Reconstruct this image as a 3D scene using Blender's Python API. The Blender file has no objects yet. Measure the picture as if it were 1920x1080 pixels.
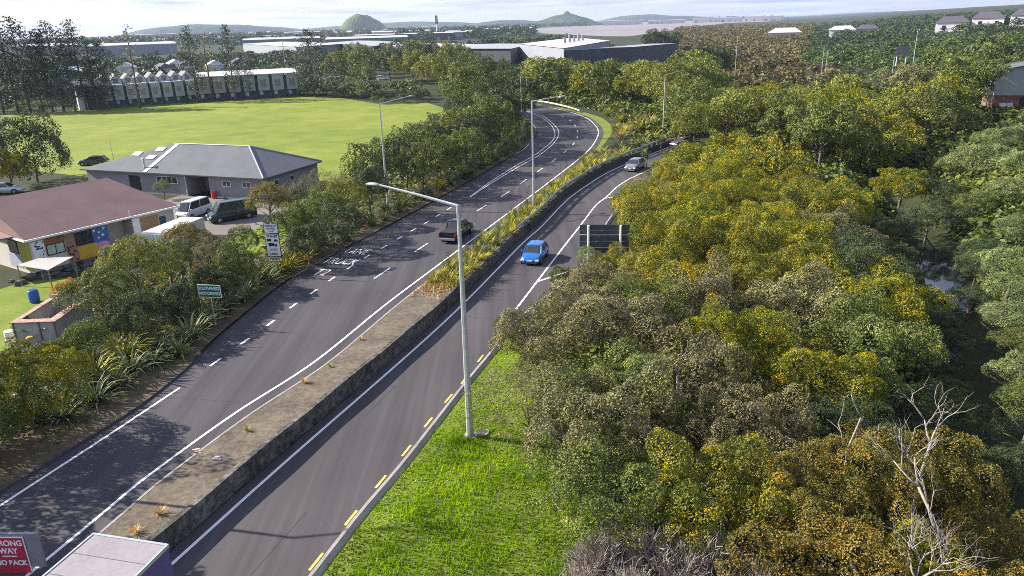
import bpy, math, random
import numpy as np
from mathutils import Vector, Matrix
R_ = math.radians
rnd = random.Random(7)
sc = bpy.context.scene
col = sc.collection

# ------------------------------------------------------------ camera, sky, sun, exposure
FPX, PITCH, ROLL, CAMH = 1400.0, 19.5, -1.7, 20.0
_p, _r = R_(PITCH), R_(ROLL)
FWD = np.array([0, math.cos(_p), -math.sin(_p)])
_rt = np.array([1.0, 0, 0]); _up = np.cross(_rt, FWD)
RT = _rt*math.cos(_r) + _up*math.sin(_r)
UP = -_rt*math.sin(_r) + _up*math.cos(_r)
cd = bpy.data.cameras.new("camera"); cam = bpy.data.objects.new("camera", cd); col.objects.link(cam)
M = Matrix.Identity(4)
for i in range(3):
    M[i][0] = RT[i]; M[i][1] = UP[i]; M[i][2] = -FWD[i]
M[2][3] = CAMH
cam.matrix_world = M
cd.sensor_width = 36; cd.lens = 36*FPX/1920; cd.clip_start = 0.5; cd.clip_end = 40000
sc.camera = cam

SUN_EL = 31.0
SHADOW_AZ = 103.0                      # direction shadows fall, clockwise from +Y
SUN_AZ = SHADOW_AZ + 180
w = bpy.data.worlds.new("World"); sc.world = w; w.use_nodes = True
nt = w.node_tree; nt.nodes.clear()
N = nt.nodes.new; Lk = nt.links.new
out = N('ShaderNodeOutputWorld'); bg = N('ShaderNodeBackground'); bg.inputs[1].default_value = 0.08
sky = N('ShaderNodeTexSky'); sky.sky_type = 'NISHITA'; sky.sun_disc = False
sky.sun_elevation = R_(SUN_EL); sky.sun_rotation = R_(SUN_AZ); sky.altitude = 20
sky.dust_density = .6; sky.ozone_density = 2.0
tc = N('ShaderNodeTexCoord'); mp = N('ShaderNodeMapping'); mp.inputs['Scale'].default_value = (1.6, 1.6, 26)
nz = N('ShaderNodeTexNoise'); nz.inputs['Scale'].default_value = 2.6; nz.inputs['Detail'].default_value = 7; nz.inputs['Roughness'].default_value = .6
cr = N('ShaderNodeValToRGB'); cr.color_ramp.elements[0].position = .38; cr.color_ramp.elements[1].position = .62
nz2 = N('ShaderNodeTexNoise'); nz2.inputs['Scale'].default_value = 7; nz2.inputs['Detail'].default_value = 6
cr2 = N('ShaderNodeValToRGB'); cr2.color_ramp.elements[0].color = (2.6, 3.0, 4.6, 1); cr2.color_ramp.elements[1].color = (5.6, 5.8, 7.3, 1)
cr2.color_ramp.elements[0].position = .35; cr2.color_ramp.elements[1].position = .7
mx = N('ShaderNodeMix'); mx.data_type = 'RGBA'
Lk(tc.outputs['Generated'], mp.inputs[0]); Lk(mp.outputs[0], nz.inputs[0]); Lk(mp.outputs[0], nz2.inputs[0])
Lk(nz.outputs[0], cr.inputs[0]); Lk(nz2.outputs[0], cr2.inputs[0])
Lk(cr.outputs[0], mx.inputs[0]); Lk(sky.outputs[0], mx.inputs[6]); Lk(cr2.outputs[0], mx.inputs[7])
Lk(mx.outputs[2], bg.inputs[0]); Lk(bg.outputs[0], out.inputs[0])

sd = bpy.data.lights.new("sun", 'SUN'); sun = bpy.data.objects.new("sun", sd); col.objects.link(sun)
sd.energy = 5.0; sd.angle = R_(0.5); sd.color = (1.0, .915, .79)
_az = R_(SHADOW_AZ)
sdir = Vector((math.sin(_az)*math.cos(R_(SUN_EL)), math.cos(_az)*math.cos(R_(SUN_EL)), -math.sin(R_(SUN_EL))))
sun.rotation_euler = sdir.to_track_quat('-Z', 'Y').to_euler()
sc.view_settings.view_transform = 'Standard'; sc.view_settings.look = 'None'
sc.view_settings.exposure = 1.28; sc.view_settings.gamma = 1
sc.render.engine = 'CYCLES'
sc.cycles.max_bounces = 5; sc.cycles.diffuse_bounces = 2; sc.cycles.glossy_bounces = 2
sc.cycles.transmission_bounces = 3; sc.cycles.transparent_max_bounces = 4; sc.cycles.volume_bounces = 0
sc.cycles.use_denoising = False; sc.cycles.filter_width = 0.9; sc.cycles.pixel_filter_type = 'BLACKMAN_HARRIS'
try: sc.cycles.denoising_prefilter = 'ACCURATE'
except Exception: pass

# ------------------------------------------------------------ measuring helpers
def ray(px, py):
    d = FWD*FPX + RT*(px-960) + UP*(540-py); return d/np.linalg.norm(d)
def G(px, py, z=0.0):                       # where the sight line meets height z
    d = ray(px, py); t = (z-CAMH)/d[2]
    return np.array([d[0]*t, d[1]*t, z])
def GD(px, py, dist):                       # point on the sight line at a ground distance
    d = ray(px, py); t = dist/math.hypot(d[0], d[1])
    return np.array([d[0]*t, d[1]*t, CAMH+d[2]*t])
def P(x, y, z):
    v = np.array([x, y, z-CAMH]); k = v@FWD
    if k < .1: return (-9999, 9999)
    return (960+FPX*(v@RT)/k, 540-FPX*(v@UP)/k)
def sstep(a, b, x):
    t = np.clip((x-a)/(b-a), 0, 1); return t*t*(3-2*t)
def smooth(pts, step=1.0):                  # Catmull-Rom through xy points, evenly resampled
    p = np.array([q[:2] for q in pts], float)
    p = np.vstack([2*p[0]-p[1], p, 2*p[-1]-p[-2]]); o = []
    for i in range(1, len(p)-2):
        for t in np.linspace(0, 1, 14, endpoint=False):
            a, b, c, d = p[i-1], p[i], p[i+1], p[i+2]
            o.append(.5*((2*b)+(-a+c)*t+(2*a-5*b+4*c-d)*t*t+(-a+3*b-3*c+d)*t**3))
    o.append(p[-2]); return resample(np.array(o), step)
def resample(o, step=None, n=None):
    L = np.concatenate([[0], np.cumsum(np.linalg.norm(np.diff(o, axis=0), axis=1))])
    if n is None: n = max(2, int(L[-1]/step)+1)
    s = np.linspace(0, L[-1], n)
    return np.column_stack([np.interp(s, L, o[:, 0]), np.interp(s, L, o[:, 1])])
def normals(o):
    t = np.gradient(o, axis=0); t /= np.linalg.norm(t, axis=1)[:, None]+1e-9
    return np.column_stack([t[:, 1], -t[:, 0]])          # to the right of travel
def offset(o, d): return o + normals(o)*d
def near_line(o, X, Y):                     # signed distance (right positive) to polyline, vectorised
    best = np.full(X.shape, 1e9); sg = np.zeros(X.shape)
    for a, b in zip(o[:-1], o[1:]):
        ab = b-a; l2 = ab@ab+1e-9
        t = np.clip(((X-a[0])*ab[0]+(Y-a[1])*ab[1])/l2, 0, 1)
        dx = X-(a[0]+t*ab[0]); dy = Y-(a[1]+t*ab[1]); d = np.hypot(dx, dy)
        m = d < best; best = np.where(m, d, best)
        sg = np.where(m, np.sign(dx*ab[1]-dy*ab[0]), sg)
    return best*sg
def inpoly(x, y, poly):
    c = False; n = len(poly); j = n-1
    for i in range(n):
        xi, yi = poly[i][:2]; xj, yj = poly[j][:2]
        if (yi > y) != (yj > y) and x < (xj-xi)*(y-yi)/(yj-yi)+xi: c = not c
        j = i
    return c

# ------------------------------------------------------------ materials
def nodes(name):
    m = bpy.data.materials.new(name); m.use_nodes = True
    t = m.node_tree; b = t.nodes['Principled BSDF']; return m, t, b
def mat(name, c, rough=.6, var=.12, scale=3.0, metal=0, spec=.4, bump=0, c2=None, coord='Object', emit=None, detail=5, stretch=None):
    m, t, b = nodes(name); N = t.nodes.new; L = t.links.new
    tcn = N('ShaderNodeTexCoord'); nzn = N('ShaderNodeTexNoise'); nzn.inputs['Scale'].default_value = scale; nzn.inputs['Detail'].default_value = detail
    src = tcn.outputs[coord]
    if stretch:
        mpn = N('ShaderNodeMapping'); mpn.inputs['Scale'].default_value = stretch; L(src, mpn.inputs[0]); src = mpn.outputs[0]
    L(src, nzn.inputs[0])
    r = N('ShaderNodeValToRGB'); e = r.color_ramp.elements
    e[0].position = .3; e[1].position = .7
    if c2 is None:
        e[0].color = (*[max(0, v*(1-var)) for v in c], 1); e[1].color = (*[min(1, v*(1+var)) for v in c], 1)
    else: e[0].color = (*c, 1); e[1].color = (*c2, 1)
    L(nzn.outputs[0], r.inputs[0]); L(r.outputs[0], b.inputs['Base Color'])
    b.inputs['Roughness'].default_value = rough; b.inputs['Metallic'].default_value = metal
    b.inputs['Specular IOR Level'].default_value = spec
    if bump:
        bp = N('ShaderNodeBump'); bp.inputs['Strength'].default_value = bump; bp.inputs['Distance'].default_value = .05
        L(nzn.outputs[0], bp.inputs['Height']); L(bp.outputs[0], b.inputs['Normal'])
    return m
def ramp_mat(name, stops, scales, rough=.9, bump=.3, coord='Object', spec=.2, bd=.05):
    """several noise octaves of different size added, then a colour ramp"""
    m, t, b = nodes(name); N = t.nodes.new; L = t.links.new
    tcn = N('ShaderNodeTexCoord'); acc = None; tot = sum(a for _, a in scales)
    for s, a in scales:
        q = N('ShaderNodeTexNoise'); q.inputs['Scale'].default_value = s; q.inputs['Detail'].default_value = 4
        L(tcn.outputs[coord], q.inputs[0])
        mm = N('ShaderNodeMath'); mm.operation = 'MULTIPLY_ADD'; mm.inputs[1].default_value = a/tot
        L(q.outputs[0], mm.inputs[0]); mm.inputs[2].default_value = 0
        if acc is not None: L(acc, mm.inputs[2])
        acc = mm.outputs[0]
    r = N('ShaderNodeValToRGB'); e = r.color_ramp.elements
    while len(e) < len(stops): e.new(.5)
    for k, (p_, c_) in enumerate(stops): e[k].position = p_; e[k].color = (*c_, 1)
    L(acc, r.inputs[0]); L(r.outputs[0], b.inputs['Base Color']); b.inputs['Roughness'].default_value = rough
    b.inputs['Specular IOR Level'].default_value = spec
    if bump:
        bp = N('ShaderNodeBump'); bp.inputs['Strength'].default_value = bump; bp.inputs['Distance'].default_value = bd
        L(acc, bp.inputs['Height']); L(bp.outputs[0], b.inputs['Normal'])
    return m
def foliage(name, stops, trans=.2, clump=3.0, hue=.02):
    m, t, b = nodes(name); N = t.nodes.new; L = t.links.new
    g = N('ShaderNodeNewGeometry'); r = N('ShaderNodeValToRGB'); e = r.color_ramp.elements
    tcn = N('ShaderNodeTexCoord'); q = N('ShaderNodeTexNoise'); q.inputs['Scale'].default_value = clump; q.inputs['Detail'].default_value = 3
    oi = N('ShaderNodeObjectInfo')
    ad = N('ShaderNodeVectorMath'); ad.operation = 'ADD'; L(tcn.outputs['Object'], ad.inputs[0])
    ml = N('ShaderNodeMath'); ml.operation = 'MULTIPLY'; ml.inputs[1].default_value = 37; L(oi.outputs['Random'], ml.inputs[0]); L(ml.outputs[0], ad.inputs[1])
    L(ad.outputs[0], q.inputs[0])
    a = N('ShaderNodeMath'); a.operation = 'MULTIPLY'; a.inputs[1].default_value = .36; L(g.outputs['Random Per Island'], a.inputs[0])
    a2 = N('ShaderNodeMath'); a2.operation = 'MULTIPLY_ADD'; a2.inputs[1].default_value = 1.6; a2.inputs[2].default_value = -.5; L(q.outputs[0], a2.inputs[0])
    a3 = N('ShaderNodeMath'); a3.operation = 'ADD'; L(a.outputs[0], a3.inputs[0]); L(a2.outputs[0], a3.inputs[1])
    while len(e) < len(stops): e.new(.5)
    for k, (p_, c_) in enumerate(stops): e[k].position = p_; e[k].color = (*c_, 1)
    L(a3.outputs[0], r.inputs[0])
    hs = N('ShaderNodeHueSaturation')
    h1 = N('ShaderNodeMath'); h1.operation = 'MULTIPLY_ADD'; h1.inputs[1].default_value = hue; h1.inputs[2].default_value = .5-hue/2
    L(oi.outputs['Random'], h1.inputs[0]); L(h1.outputs[0], hs.inputs['Hue'])
    v1 = N('ShaderNodeMath'); v1.operation = 'MULTIPLY_ADD'; v1.inputs[1].default_value = .4; v1.inputs[2].default_value = 1.08
    v0 = N('ShaderNodeMath'); v0.operation = 'FRACT'; v00 = N('ShaderNodeMath'); v00.operation = 'MULTIPLY'; v00.inputs[1].default_value = 7.31
    L(oi.outputs['Random'], v00.inputs[0]); L(v00.outputs[0], v0.inputs[0]); L(v0.outputs[0], v1.inputs[0]); L(v1.outputs[0], hs.inputs['Value'])
    hs.inputs['Saturation'].default_value = 1.12; L(r.outputs[0], hs.inputs['Color']); L(hs.outputs[0], b.inputs['Base Color'])
    b.inputs['Roughness'].default_value = .55; b.inputs['Specular IOR Level'].default_value = .25
    tr = N('ShaderNodeBsdfTranslucent'); L(hs.outputs[0], tr.inputs[0])
    ms = N('ShaderNodeMixShader'); ms.inputs[0].default_value = trans
    o = t.nodes['Material Output']; L(b.outputs[0], ms.inputs[1]); L(tr.outputs[0], ms.inputs[2]); L(ms.outputs[0], o.inputs[0])
    return m
FOL = {
 'olive':  foliage('olive_foliage', [(0,(.035,.05,.012)),(.3,(.08,.10,.02)),(.6,(.17,.17,.025)),(.85,(.34,.25,.03)),(1,(.5,.36,.04))]),
 'gold':   foliage('golden_foliage', [(0,(.04,.05,.014)),(.3,(.1,.115,.024)),(.6,(.195,.185,.036)),(.85,(.36,.25,.04)),(1,(.55,.39,.06))]),
 'rust':   foliage('rust_foliage', [(0,(.035,.042,.015)),(.3,(.095,.095,.026)),(.55,(.175,.145,.04)),(.85,(.3,.205,.06)),(1,(.44,.34,.1))]),
 'green':  foliage('green_foliage', [(0,(.025,.036,.012)),(.3,(.06,.08,.025)),(.6,(.11,.13,.04)),(.85,(.18,.19,.06)),(1,(.28,.28,.09))]),
 'lime':   foliage('lime_foliage', [(0,(.035,.045,.014)),(.3,(.095,.11,.03)),(.6,(.175,.185,.045)),(.85,(.28,.27,.07)),(1,(.4,.37,.1))]),
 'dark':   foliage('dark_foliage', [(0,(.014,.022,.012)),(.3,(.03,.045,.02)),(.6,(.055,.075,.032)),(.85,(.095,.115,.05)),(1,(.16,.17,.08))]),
 'grey':   foliage('grey_green_foliage', [(0,(.035,.048,.022)),(.3,(.085,.108,.045)),(.6,(.155,.185,.075)),(.85,(.26,.29,.13)),(1,(.4,.42,.22))]),
 'twig':   foliage('twiggy_foliage', [(0,(.045,.05,.028)),(.3,(.115,.112,.06)),(.55,(.185,.165,.09)),(.8,(.21,.215,.07)),(1,(.38,.35,.16))], trans=.15),
 'brown':  foliage('mangrove_foliage', [(0,(.05,.05,.02)),(.3,(.1,.09,.035)),(.6,(.17,.13,.055)),(.85,(.24,.18,.08)),(1,(.3,.24,.1))]),
 'orange': foliage('orange_foliage', [(0,(.1,.05,.01)),(.3,(.28,.13,.02)),(.6,(.5,.22,.02)),(.85,(.65,.32,.03)),(1,(.75,.45,.06))]),
 'pine':   foliage('pine_needles', [(0,(.025,.04,.03)),(.3,(.045,.065,.045)),(.6,(.08,.1,.065)),(.85,(.13,.15,.1)),(1,(.2,.22,.15))], trans=.12),
 'flax':   foliage('flax_blades', [(0,(.03,.045,.025)),(.3,(.07,.09,.045)),(.6,(.12,.14,.07)),(.85,(.22,.22,.11)),(1,(.36,.32,.2))], trans=.2, clump=.8),
 'flaxy':  foliage('yellow_flax_blades', [(0,(.05,.06,.02)),(.3,(.13,.14,.03)),(.6,(.27,.25,.05)),(.85,(.42,.36,.09)),(1,(.6,.48,.2))], trans=.25, clump=.8),
 'drygrass': foliage('dry_grass_blades', [(0,(.2,.13,.05)),(.5,(.42,.3,.13)),(1,(.6,.48,.25))], trans=.2),
 'grass':  foliage('grass_blades', [(0,(.06,.11,.012)),(.3,(.135,.235,.018)),(.6,(.23,.36,.024)),(.85,(.34,.47,.04)),(1,(.42,.46,.08))], trans=.4, clump=.45, hue=0),
}
BARK = mat('bark', (.14,.11,.085), .9, .4, 6, bump=.4)
PALEBARK = mat('pale_dead_wood', (.27,.235,.215), .85, .3, 9, bump=.3)
def road_mat(name, stops, rot):
    m, t, b = nodes(name); N = t.nodes.new; L = t.links.new
    tcn = N('ShaderNodeTexCoord'); acc = None
    for sc_, a, st in ((.9,.34,True),(2.6,.2,True),(.13,.2,False),(30,.26,False)):
        q = N('ShaderNodeTexNoise'); q.inputs['Scale'].default_value = sc_; q.inputs['Detail'].default_value = 4
        if st:
            mp = N('ShaderNodeMapping'); mp.inputs['Rotation'].default_value = (0,0,rot); mp.inputs['Scale'].default_value = (1,.03,1); L(tcn.outputs['Object'], mp.inputs[0]); L(mp.outputs[0], q.inputs[0])
        else: L(tcn.outputs['Object'], q.inputs[0])
        mm = N('ShaderNodeMath'); mm.operation = 'MULTIPLY_ADD'; mm.inputs[1].default_value = a; mm.inputs[2].default_value = 0; L(q.outputs[0], mm.inputs[0])
        if acc is not None: L(acc, mm.inputs[2])
        acc = mm.outputs[0]
    r = N('ShaderNodeValToRGB'); e = r.color_ramp.elements
    while len(e) < len(stops): e.new(.5)
    for k, (p_, c_) in enumerate(stops): e[k].position = p_; e[k].color = (*c_, 1)
    L(acc, r.inputs[0]); L(r.outputs[0], b.inputs['Base Color']); b.inputs['Roughness'].default_value = .8; b.inputs['Specular IOR Level'].default_value = .3
    bp = N('ShaderNodeBump'); bp.inputs['Strength'].default_value = .3; bp.inputs['Distance'].default_value = .03; L(acc, bp.inputs['Height']); L(bp.outputs[0], b.inputs['Normal'])
    return m
asph = road_mat('asphalt', [(.38,(.036,.034,.041)),(.47,(.05,.047,.055)),(.54,(.063,.059,.067)),(.64,(.085,.08,.088))], R_(17.5))
asph2 = road_mat('asphalt_brownish', [(.38,(.04,.036,.04)),(.47,(.056,.05,.055)),(.54,(.07,.063,.068)),(.64,(.095,.086,.09))], R_(17.5))
_o = ramp_mat('asphalt', [(.3,(.062,.058,.064)),(.5,(.08,.075,.08)),(.7,(.1,.094,.098))], [(.12,1),(.9,.6),(28,1.1)], .85, .25, spec=.3)
_o2 = ramp_mat('asphalt_brownish', [(.3,(.068,.06,.06)),(.5,(.085,.075,.075)),(.7,(.108,.097,.094))], [(.15,1),(1.1,.6),(28,1.1)], .85, .25, spec=.3)
lineW = ramp_mat('white_road_paint', [(.3,(.5,.5,.5)),(.45,(.8,.79,.78)),(1,(.9,.88,.86))], [(2,1),(20,1)], .6, 0)
lineY = ramp_mat('yellow_road_paint', [(.3,(.6,.4,.06)),(.45,(.85,.58,.1)),(1,(.95,.7,.16))], [(2,1),(20,1)], .6, 0)
CONC = ramp_mat('stained_concrete', [(.38,(.022,.022,.02)),(.46,(.065,.06,.055)),(.54,(.125,.115,.105)),(.66,(.25,.23,.21))], [(.6,.8),(3,1.2),(14,.8)], .9, .5)
KERB = ramp_mat('kerb_concrete', [(.3,(.2,.18,.16)),(.6,(.34,.31,.29))], [(1,1),(15,1)], .9, .2)
MEDIAN = ramp_mat('gritty_median_paving', [(.28,(.035,.028,.021)),(.42,(.085,.069,.052)),(.52,(.135,.113,.087)),(.68,(.23,.197,.152))], [(.5,1),(4,1),(20,1.3)], .95, .6)
SOIL = ramp_mat('leaf_litter_soil', [(.25,(.03,.025,.015)),(.42,(.08,.06,.04)),(.55,(.13,.1,.06)),(.75,(.22,.17,.1))], [(.3,1),(2.5,1),(12,1.2)], .95, .7)
GROUND = ramp_mat('rough_green_ground', [(.25,(.01,.015,.007)),(.42,(.022,.03,.012)),(.55,(.04,.048,.018)),(.75,(.07,.07,.03))], [(.02,1),(.4,1),(4,1.2)], .95, .6)  # dark litter tone, darkened further so gaps between trees read as shade
FIELD = ramp_mat('mown_sports_turf', [(.36,(.085,.125,.016)),(.45,(.135,.18,.022)),(.54,(.19,.225,.03)),(.66,(.28,.28,.055))], [(.03,1),(.2,.8),(2.2,.7),(14,.7)], .9, .3)
VERGE = ramp_mat('verge_turf', [(.3,(.07,.11,.014)),(.5,(.14,.19,.022)),(.7,(.25,.26,.05))], [(.3,1),(3,1),(20,1)], .95, .6)
GALV = mat('galvanised_steel', (.42,.45,.46), .42, .12, 5, metal=.35)
MUD = ramp_mat('mudflat', [(.3,(.17,.145,.14)),(.5,(.24,.205,.19)),(.7,(.31,.275,.26))], [(.0012,1),(.006,1),(.03,.5)], .45, 0, spec=.4)
DARKM = mat('dark_rubber', (.02,.02,.022), .8, .2)
GLASS = mat('tinted_glass', (.025,.03,.035), .06, .1, spec=.9)
WHITE = mat('white_paint', (.72,.71,.7), .5, .06)
def paint(name, c, rough=.25, metal=.3):
    m = mat(name, c, rough, .04, 1.5, metal=metal, spec=.6); m.node_tree.nodes['Principled BSDF'].inputs['Coat Weight'].default_value = .6
    return m

# ------------------------------------------------------------ object helpers
def tag(o, label=None, cat=None, group=None, kind=None):
    if label: o['label'] = label
    if cat: o['category'] = cat
    if group: o['group'] = group
    if kind: o['kind'] = kind
    return o
def link(name, me, m=None, parent=None, loc=None, rz=None):
    if m is not None and len(me.materials) == 0: me.materials.append(m)
    o = bpy.data.objects.new(name, me); col.objects.link(o)
    if parent: o.parent = parent
    if loc is not None: o.location = loc
    if rz is not None: o.rotation_euler = (0, 0, rz)
    return o
def empty(name, loc, rz=0, label=None, cat=None, group=None):
    o = bpy.data.objects.new(name, None); o.empty_display_size = .3; col.objects.link(o)
    o.location = loc; o.rotation_euler = (0, 0, rz)
    return tag(o, label, cat, group)
def kids(o): return list(o.children)
def copy_tree(o, parent=None):
    c = o.copy(); col.objects.link(c)
    if parent: c.parent = parent
    for ch in kids(o): copy_tree(ch, c)
    return c
class MB:
    """collects vertices and faces of one mesh"""
    def __init__(s): s.v = []; s.f = []; s.mi = []
    def add(s, v, f, mi=0):
        b = len(s.v); s.v += [tuple(map(float, q)) for q in v]; s.f += [tuple(b+i for i in q) for q in f]; s.mi += [mi]*len(f); return s
    def box(s, x0, x1, y0, y1, z0, z1, mi=0):
        return s.add([(x0,y0,z0),(x1,y0,z0),(x1,y1,z0),(x0,y1,z0),(x0,y0,z1),(x1,y0,z1),(x1,y1,z1),(x0,y1,z1)],
            [(0,3,2,1),(4,5,6,7),(0,1,5,4),(1,2,6,5),(2,3,7,6),(3,0,4,7)], mi)
    def tube(s, pts, rad, n=8, mi=0, cap=True):
        pts = [Vector(map(float, q)) for q in pts]
        if not hasattr(rad, '__len__'): rad = [rad]*len(pts)
        vs = []; fs = []; prev = None
        for i, q in enumerate(pts):
            t = (pts[min(i+1, len(pts)-1)]-pts[max(i-1, 0)]).normalized()
            if prev is None:
                a = t.orthogonal().normalized()
            else:
                a = (prev-t*prev.dot(t)).normalized()
            prev = a; b = t.cross(a)
            for k in range(n):
                th = 2*math.pi*k/n; vs.append(q+(a*math.cos(th)+b*math.sin(th))*rad[i])
        for i in range(len(pts)-1):
            for k in range(n):
                fs.append((i*n+k, i*n+(k+1) % n, (i+1)*n+(k+1) % n, (i+1)*n+k))
        if cap: fs.append(tuple(range(n-1, -1, -1))); fs.append(tuple((len(pts)-1)*n+k for k in range(n)))
        return s.add(vs, fs, mi)
    def prism(s, poly, z0, z1, mi=0):
        n = len(poly)
        v = [(q[0], q[1], z0) for q in poly]+[(q[0], q[1], z1) for q in poly]
        a = sum(poly[i][0]*poly[(i+1) % n][1]-poly[(i+1) % n][0]*poly[i][1] for i in range(n))
        f = [(i, (i+1) % n, n+(i+1) % n, n+i) for i in range(n)]+[tuple(range(n, 2*n)), tuple(range(n-1, -1, -1))]
        if a < 0: f = [q[::-1] for q in f]
        return s.add(v, f, mi)
    def mesh(s, name, mats=None, smooth=False, bevel=0):
        me = bpy.data.meshes.new(name); me.from_pydata(s.v, [], s.f)
        for m in (mats or []): me.materials.append(m)
        if any(s.mi): me.polygons.foreach_set('material_index', s.mi)
        if smooth: me.polygons.foreach_set('use_smooth', [True]*len(me.polygons))
        me.update(); return me
    def build(s, name, m, parent=None, smooth=False, loc=None, rz=None, bevel=0):
        me = s.mesh(name, m if isinstance(m, list) else [m], smooth)
        o = link(name, me, None, parent, loc, rz)
        if bevel:
            b = o.modifiers.new('b', 'BEVEL'); b.width = bevel; b.segments = 2; b.limit_method = 'ANGLE'
        return o
def soup(name, verts, k, mats):
    """verts: (n*k,3) array of k-gons, each its own island"""
    n = len(verts)//k; me = bpy.data.meshes.new(name)
    me.vertices.add(n*k); me.vertices.foreach_set('co', np.ascontiguousarray(verts, dtype=np.float32).ravel())
    me.loops.add(n*k); me.loops.foreach_set('vertex_index', np.arange(n*k, dtype=np.int32))
    me.polygons.add(n); me.polygons.foreach_set('loop_start', np.arange(0, n*k, k, dtype=np.int32))
    me.polygons.foreach_set('loop_total', np.full(n, k, dtype=np.int32))
    me.update(calc_edges=True)
    for m in mats: me.materials.append(m)
    return me
def with_mat(o, m):
    o.material_slots[0].link = 'OBJECT'; o.material_slots[0].material = m; return o
def ribbon(A, B, za, zb, mb=None, mi=0):
    """strip between two polylines with equal counts (A left of travel, B right)"""
    mb = mb or MB(); n = len(A)
    za = np.broadcast_to(za, n); zb = np.broadcast_to(zb, n)
    v = [(A[i][0], A[i][1], za[i]) for i in range(n)]+[(B[i][0], B[i][1], zb[i]) for i in range(n)]
    mb.add(v, [(i, n+i, n+i+1, i+1) for i in range(n-1)], mi); return mb
def stripe(o, wd, z, mb=None): return ribbon(offset(o, -wd/2), offset(o, wd/2), z, z, mb)

# ------------------------------------------------------------ road lines, measured on the ground
ZL, ZR = 0.0, -0.8
def line(pxs, z, back=16, fwd=0):
    g = [G(x, y, z)[:2] for x, y in pxs]
    if back: d = g[0]-g[1]; g = [g[0]+d/np.linalg.norm(d)*back]+g
    if fwd: d = g[-1]-g[-2]; g = g+[g[-1]+d/np.linalg.norm(d)*fwd]
    return smooth(g, .8)
L_rline = line([(165,985),(274,895),(440,775),(590,678),(718,575),(800,513),(945,405),(1030,341),(1089,295),(1110,274),(1120,257),(1122,247),(1117,236),(1099,221),(1061,208),(1002,196)], ZL, 16, 50)
L_lpave = line([(0,926),(200,803),(270,757),(345,697),(400,642),(470,582),(545,524),(640,470),(730,424),(850,358),(950,300),(985,276),(1000,262),(1007,248),(1003,238),(990,226)], ZL, 16, 50)
L_rpave = offset(L_rline, .95)
L_lline_near = line([(0,948),(200,818),(337,727)], ZL, 16)
L_lline = line([(547,520),(640,467),(694,440),(730,420),(850,355),(950,297),(980,281),(992,269),(1002,255),(1005,244),(1000,234),(987,224)], ZL, 0, 40)
L_dbl_out = line([(882,369),(925,341),(975,311),(1006,294),(1027,279),(1040,266),(1047,254),(1047,245),(1040,235),(1030,226),(1017,217),(1004,213)], ZL, 0, 30)
L_dbl_in = line([(882,368),(921,340),(970,309),(1001,292),(1021,277),(1034,266),(1040,256),(1040,248),(1037,240),(1030,231),(1017,221),(1002,215)], ZL, 0, 30)
R_wline = line([(325,1055),(532,869),(837,600),(978,458),(1014,426),(1051,387),(1073,367),(1103,346),(1133,327),(1171,309),(1216,291)], ZR, 20, 14)
R_rline = line([(958,592),(1059,460),(1085,427),(1097,411),(1118,384),(1136,370),(1155,352),(1177,337),(1198,327)], ZR, 0, 14)
R_pave = line([(582,1079),(672,964),(752,870),(815,790),(870,720),(920,660),(962,606),(1085,503),(1137,418),(1159,389),(1183,364),(1198,350),(1225,335)], ZR, 14, 14)
WALL = offset(R_wline, -.75)
CREEK = smooth([G(x, y, -4.6)[:2] for x, y in [(1640,330),(1700,390),(1735,450),(1760,500),(1800,570),(1820,640),(1850,760),(1880,900),(1900,1080)]], 2)
HILL = np.array([(45,20),(58,87),(108,163),(134,320),(245,600),(800,2000),(5200,12000)], float)
FOOT = np.array([(30,-20),(30,60)], float)

def terr(X, Y):
    X = np.asarray(X, float); Y = np.asarray(Y, float); shp = X.shape; X = X.ravel(); Y = Y.ravel()
    z = np.full(X.shape, -.05)
    nearm = (np.abs(X) < 140) & (Y < 230) & (Y > -60)
    if nearm.any():
        x, y = X[nearm], Y[nearm]
        s = near_line(WALL[::3], x, y)
        fade = 1-sstep(135, 190, y)
        zz = -.05+(-.83)*sstep(-7, -5.5, s)*fade
        c = np.abs(near_line(CREEK, x, y))
        zz = zz - (.09*np.clip(s-9, 0, 18))*fade
        base = zz
        zz = base*(1-np.exp(-(c/5.5)**4)) + (-5.1)*np.exp(-(c/5.5)**4)
        zz = np.where(s < 9, base, zz)
        z[nearm] = zz
    h = near_line(HILL, X, Y)
    z = z + 2.6*sstep(-14, 6, h) + 8*sstep(10, 150, h) + 22*sstep(120, 620, h)*sstep(60, 400, Y)
    return z.reshape(shp)
def tz(x, y): return float(terr(np.array([x]), np.array([y]))[0])
def HIT(px, py, extra=0.0, lo=8, hi=900):    # where a sight line meets the terrain (+extra height)
    d = ray(px, py); hd = math.hypot(d[0], d[1]); D = np.linspace(lo, hi, 3000)
    X = d[0]/hd*D; Y = d[1]/hd*D; Z = CAMH+d[2]/hd*D; T = terr(X, Y)+extra
    k = np.argmax(Z <= T)
    if Z[k] > T[k]: k = -1
    return np.array([X[k], Y[k], T[k]])

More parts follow.
